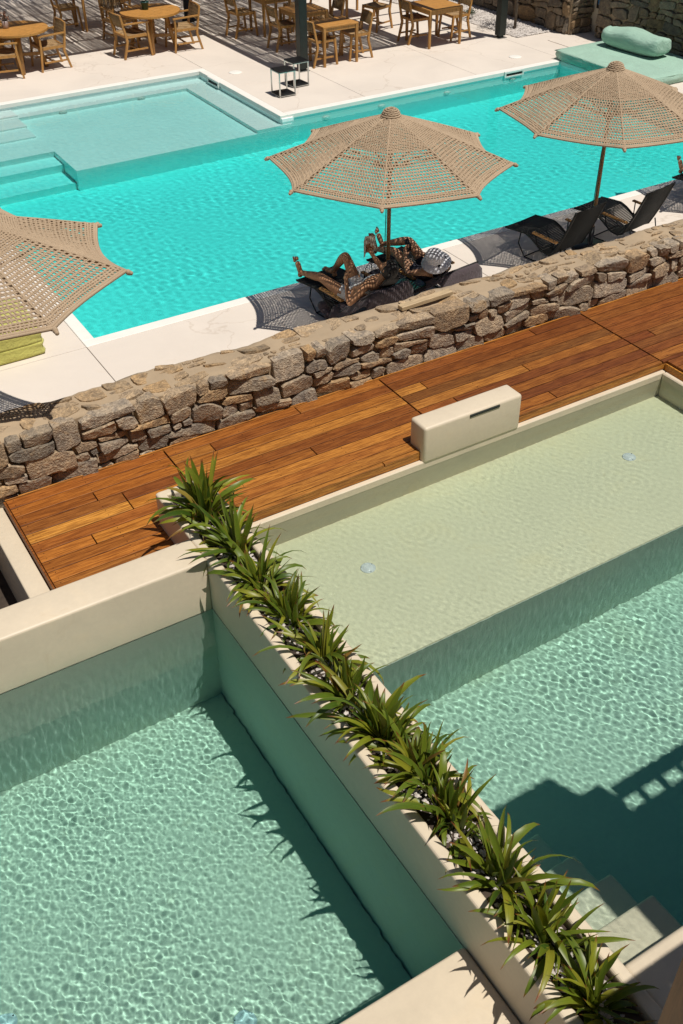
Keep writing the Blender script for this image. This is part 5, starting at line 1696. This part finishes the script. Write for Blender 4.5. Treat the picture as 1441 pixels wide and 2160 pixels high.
square_table(11.02, 11.80, 19.95, 20.70, 'shaded teak table with a steel vase behind the pergola post')
square_table(13.48, 14.32, 18.70, 19.60, 'square teak table in sun left of the gravel bed')
square_table(11.05, 11.75, 21.45, 22.15, 'square teak table in shade farther behind the pergola post')
square_table(7.95, 8.65, 24.05, 24.75, 'square teak table in deep shade at the very back')
square_table(13.3, 14.1, 21.7, 22.5, 'square teak table in deep shade behind the sunlit chairs')
# things on the tables
fp = thing('flower_jar', 'speckled jar of dried flowers standing on the round table at the left', 'vase', (5.70, 22.12, TZ+0.75))
MB().lathe([(0.05, 0), (0.062, 0.02), (0.062, 0.12), (0.055, 0.135), (0.045, 0.13), (0.02, 0.03)], 16).build('jar', M['glass_jar'], fp)
m = MB(); ms = MB(); rf = random.Random(31)
for k in range(34):
    a = rf.uniform(0, 6.28); r = rf.uniform(0.01, 0.11); z = rf.uniform(0.17, 0.30)
    m.ball((r*math.cos(a), r*math.sin(a), z), rf.uniform(0.008, 0.017), n=6, m=4)
    ms.tube([(0.02*math.cos(a), 0.02*math.sin(a), 0.10), (r*math.cos(a), r*math.sin(a), z)], 0.0025, 4)
ms.build('stems', M['bark'], fp); m.build('flower_heads', M['dry_flower'], fp)
tp = thing('plant_pot', 'small teal glazed pot standing on the round table', 'pot', (8.62, 22.05, TZ+0.75))
MB().lathe([(0.062, 0), (0.078, 0.13), (0.085, 0.132), (0.085, 0.155), (0.072, 0.155), (0.06, 0.10)], 18).build('pot', M['teal_pot'], tp)
m = MB()
for k in range(40):
    a = rf.uniform(0, 6.28); r = rf.uniform(0.02, 0.09); z = rf.uniform(0.15, 0.24)
    c = Vector((r*math.cos(a), r*math.sin(a), z)); m.add([c, c+Vector((0.02, 0.01, 0.015)), c+Vector((0.03, 0.0, 0.03)), c+Vector((0.01, -0.01, 0.02))], [(0,1,2,3)])
m.build('foliage', M['olive'], tp)
vs_ = thing('steel_vase', 'steel vase with a dark sprig on the shaded table behind the pergola post', 'vase', (11.38, 20.30, TZ+0.75))
MB().lathe([(0.05, 0), (0.045, 0.06), (0.03, 0.09), (0.055, 0.13), (0.058, 0.22), (0.05, 0.22), (0.03, 0.12)], 16).build('vase', M['chrome'], vs_)
m = MB()
for k in range(26):
    a = rf.uniform(0, 6.28); z = rf.uniform(0.24, 0.42); r = rf.uniform(0, 0.07)
    m.ball((r*math.cos(a), r*math.sin(a), z), 0.013, n=6, m=4)
m.tube([(0,0,0.2), (0.01,0,0.4)], 0.004, 5)
m.build('sprig', M['hair'], vs_)
bp_ = thing('black_heater', 'tall black cylinder stand in the shade right of the teal pot table', 'stand', (10.32, 23.75, TZ))
MB().lathe([(0.17, 0), (0.17, 0.04), (0.11, 0.08), (0.10, 0.9), (0.14, 0.95), (0.14, 1.2), (0.02, 1.22)], 18).build('body', M['black_metal'], bp_)

# ------------------------------------------------------------------ pergola over the dining terrace
pg = thing('pergola', 'dark metal pergola with a reed roof shading the dining tables', 'pergola')
RZ = 1.60
for x, y in ((10.50, 18.80), (15.33, 18.66), (4.0, 22.3), (10.3, 27.5), (15.33, 25.0)):
    m = MB(); m.box(x-0.085, x+0.085, y-0.085, y+0.085, TZ+0.05, RZ+0.10, 0.006); p = m.build('post', M['dark_metal'], pg)
    MB().box(x-0.11, x+0.11, y-0.11, y+0.11, TZ+0.002, TZ+0.012).build('foot_plate', M['chrome'], p)
    MB().box(x-0.05, x+0.05, y-0.05, y+0.05, TZ+0.012, TZ+0.05).build('foot_plate', M['dark_metal'], p)
# roof fields: (x0, x1, y0, y1)
fields = ((3.2, 10.33, 21.63, 28.5), (10.35, 13.72, 18.50, 28.5), (13.74, 15.4, 18.07, 21.0))
rr = random.Random(17)
for x0, x1, y0, y1 in fields:
    m = MB(); m.bar((x0, y0+0.06, RZ), (x1, y0+0.06, RZ), 0.12, 0.14); m.build('beam', M['dark_metal'], pg)
    for xx in (x0+0.06, x1-0.06):
        m = MB(); m.bar((xx, y0+0.125, RZ), (xx, y1, RZ), 0.12, 0.14); m.build('beam', M['dark_metal'], pg)
    yy = y0+1.0
    while yy < y1:
        m = MB(); m.bar((x0+0.125, yy, RZ-0.02), (x1-0.125, yy, RZ-0.02), 0.05, 0.08); m.build('joist', M['dark_metal'], pg); yy += 0.95
    if x0 > 13: continue
    reed = MB()
    xx = x0+0.12
    while xx < x1-0.12:
        yy = y0+0.1
        while yy < y1:
            L = rr.uniform(0.5, 1.6)
            if rr.random() > 0.06:
                o = rr.uniform(-.006, .006)
                reed.bar((xx+o, yy, RZ+0.085), (xx+o+rr.uniform(-.012,.012), min(yy+L, y1), RZ+0.085+rr.uniform(-.006,.006)), rr.uniform(0.018, 0.0265), 0.010)
            yy += L
        xx += 0.0255
    reed.build('reed_roof', M['plank_wood'], pg, kind='stuff')

# ------------------------------------------------------------------ wooden porch below the camera (its post shows at the lower right, its roof shades the near end)
po = thing('wooden_porch', 'brown wooden porch with a square post at the lower right corner', 'porch')
MB().bar((1.572, 0.695, -0.13), (1.572, 0.695, 2.95), 0.13, 0.13).build('post', M['post_wood'], po)
MB().bar((5.6, 0.56, 0.28), (5.6, 0.56, 2.62), 0.13, 0.13).build('post', M['post_wood'], po)
for k in range(15):
    x0 = 1.65+0.60*k/2.0
    MB().box(x0+0.002, x0+0.298, -1.4, 0.60, 2.70, 2.725).build('board', M['post_wood'], po)
MB().box(1.645, 6.15, 0.52, 0.599, 2.62, 2.698).build('beam', M['post_wood'], po)
# balcony of the building at the right, outside the frame
ba = thing('balcony', 'cream upper balcony with a railing at the right of the pools', 'balcony')
bz = 3.2
MB().box(3.46, 9.0, -2.0, 1.19, bz, bz+0.2, 0.01).build('slab', M['plaster'], ba)
MB().box(3.46, 4.30, 1.192, 1.47, bz, bz+0.9, 0.01).build('parapet', M['plaster'], ba)
MB().box(4.302, 4.50, 1.192, 1.37, bz, bz+0.5, 0.01).build('parapet', M['plaster'], ba)
MB().bar((4.502, 1.385, bz+0.06), (9.0, 1.385, bz+0.06), 0.10, 0.10).build('lower_rail', M['dark_metal'], ba)
for k in range(22):
    MB().bar((4.66+0.19*k, 1.192, bz+0.08), (4.66+0.19*k, 1.334, bz+0.08), 0.06, 0.04).build('baluster', M['dark_metal'], ba)
MB().box(6.5, 9.0, -2.0, -1.8, -0.8, bz).build('wall', M['plaster'], ba)

MB().box(-8, 7, -2.6, -2.3, -2.6, 7.5).build('hotel_wall', M['plaster'], None, label='plain cream hotel wall behind the viewpoint', category='wall')
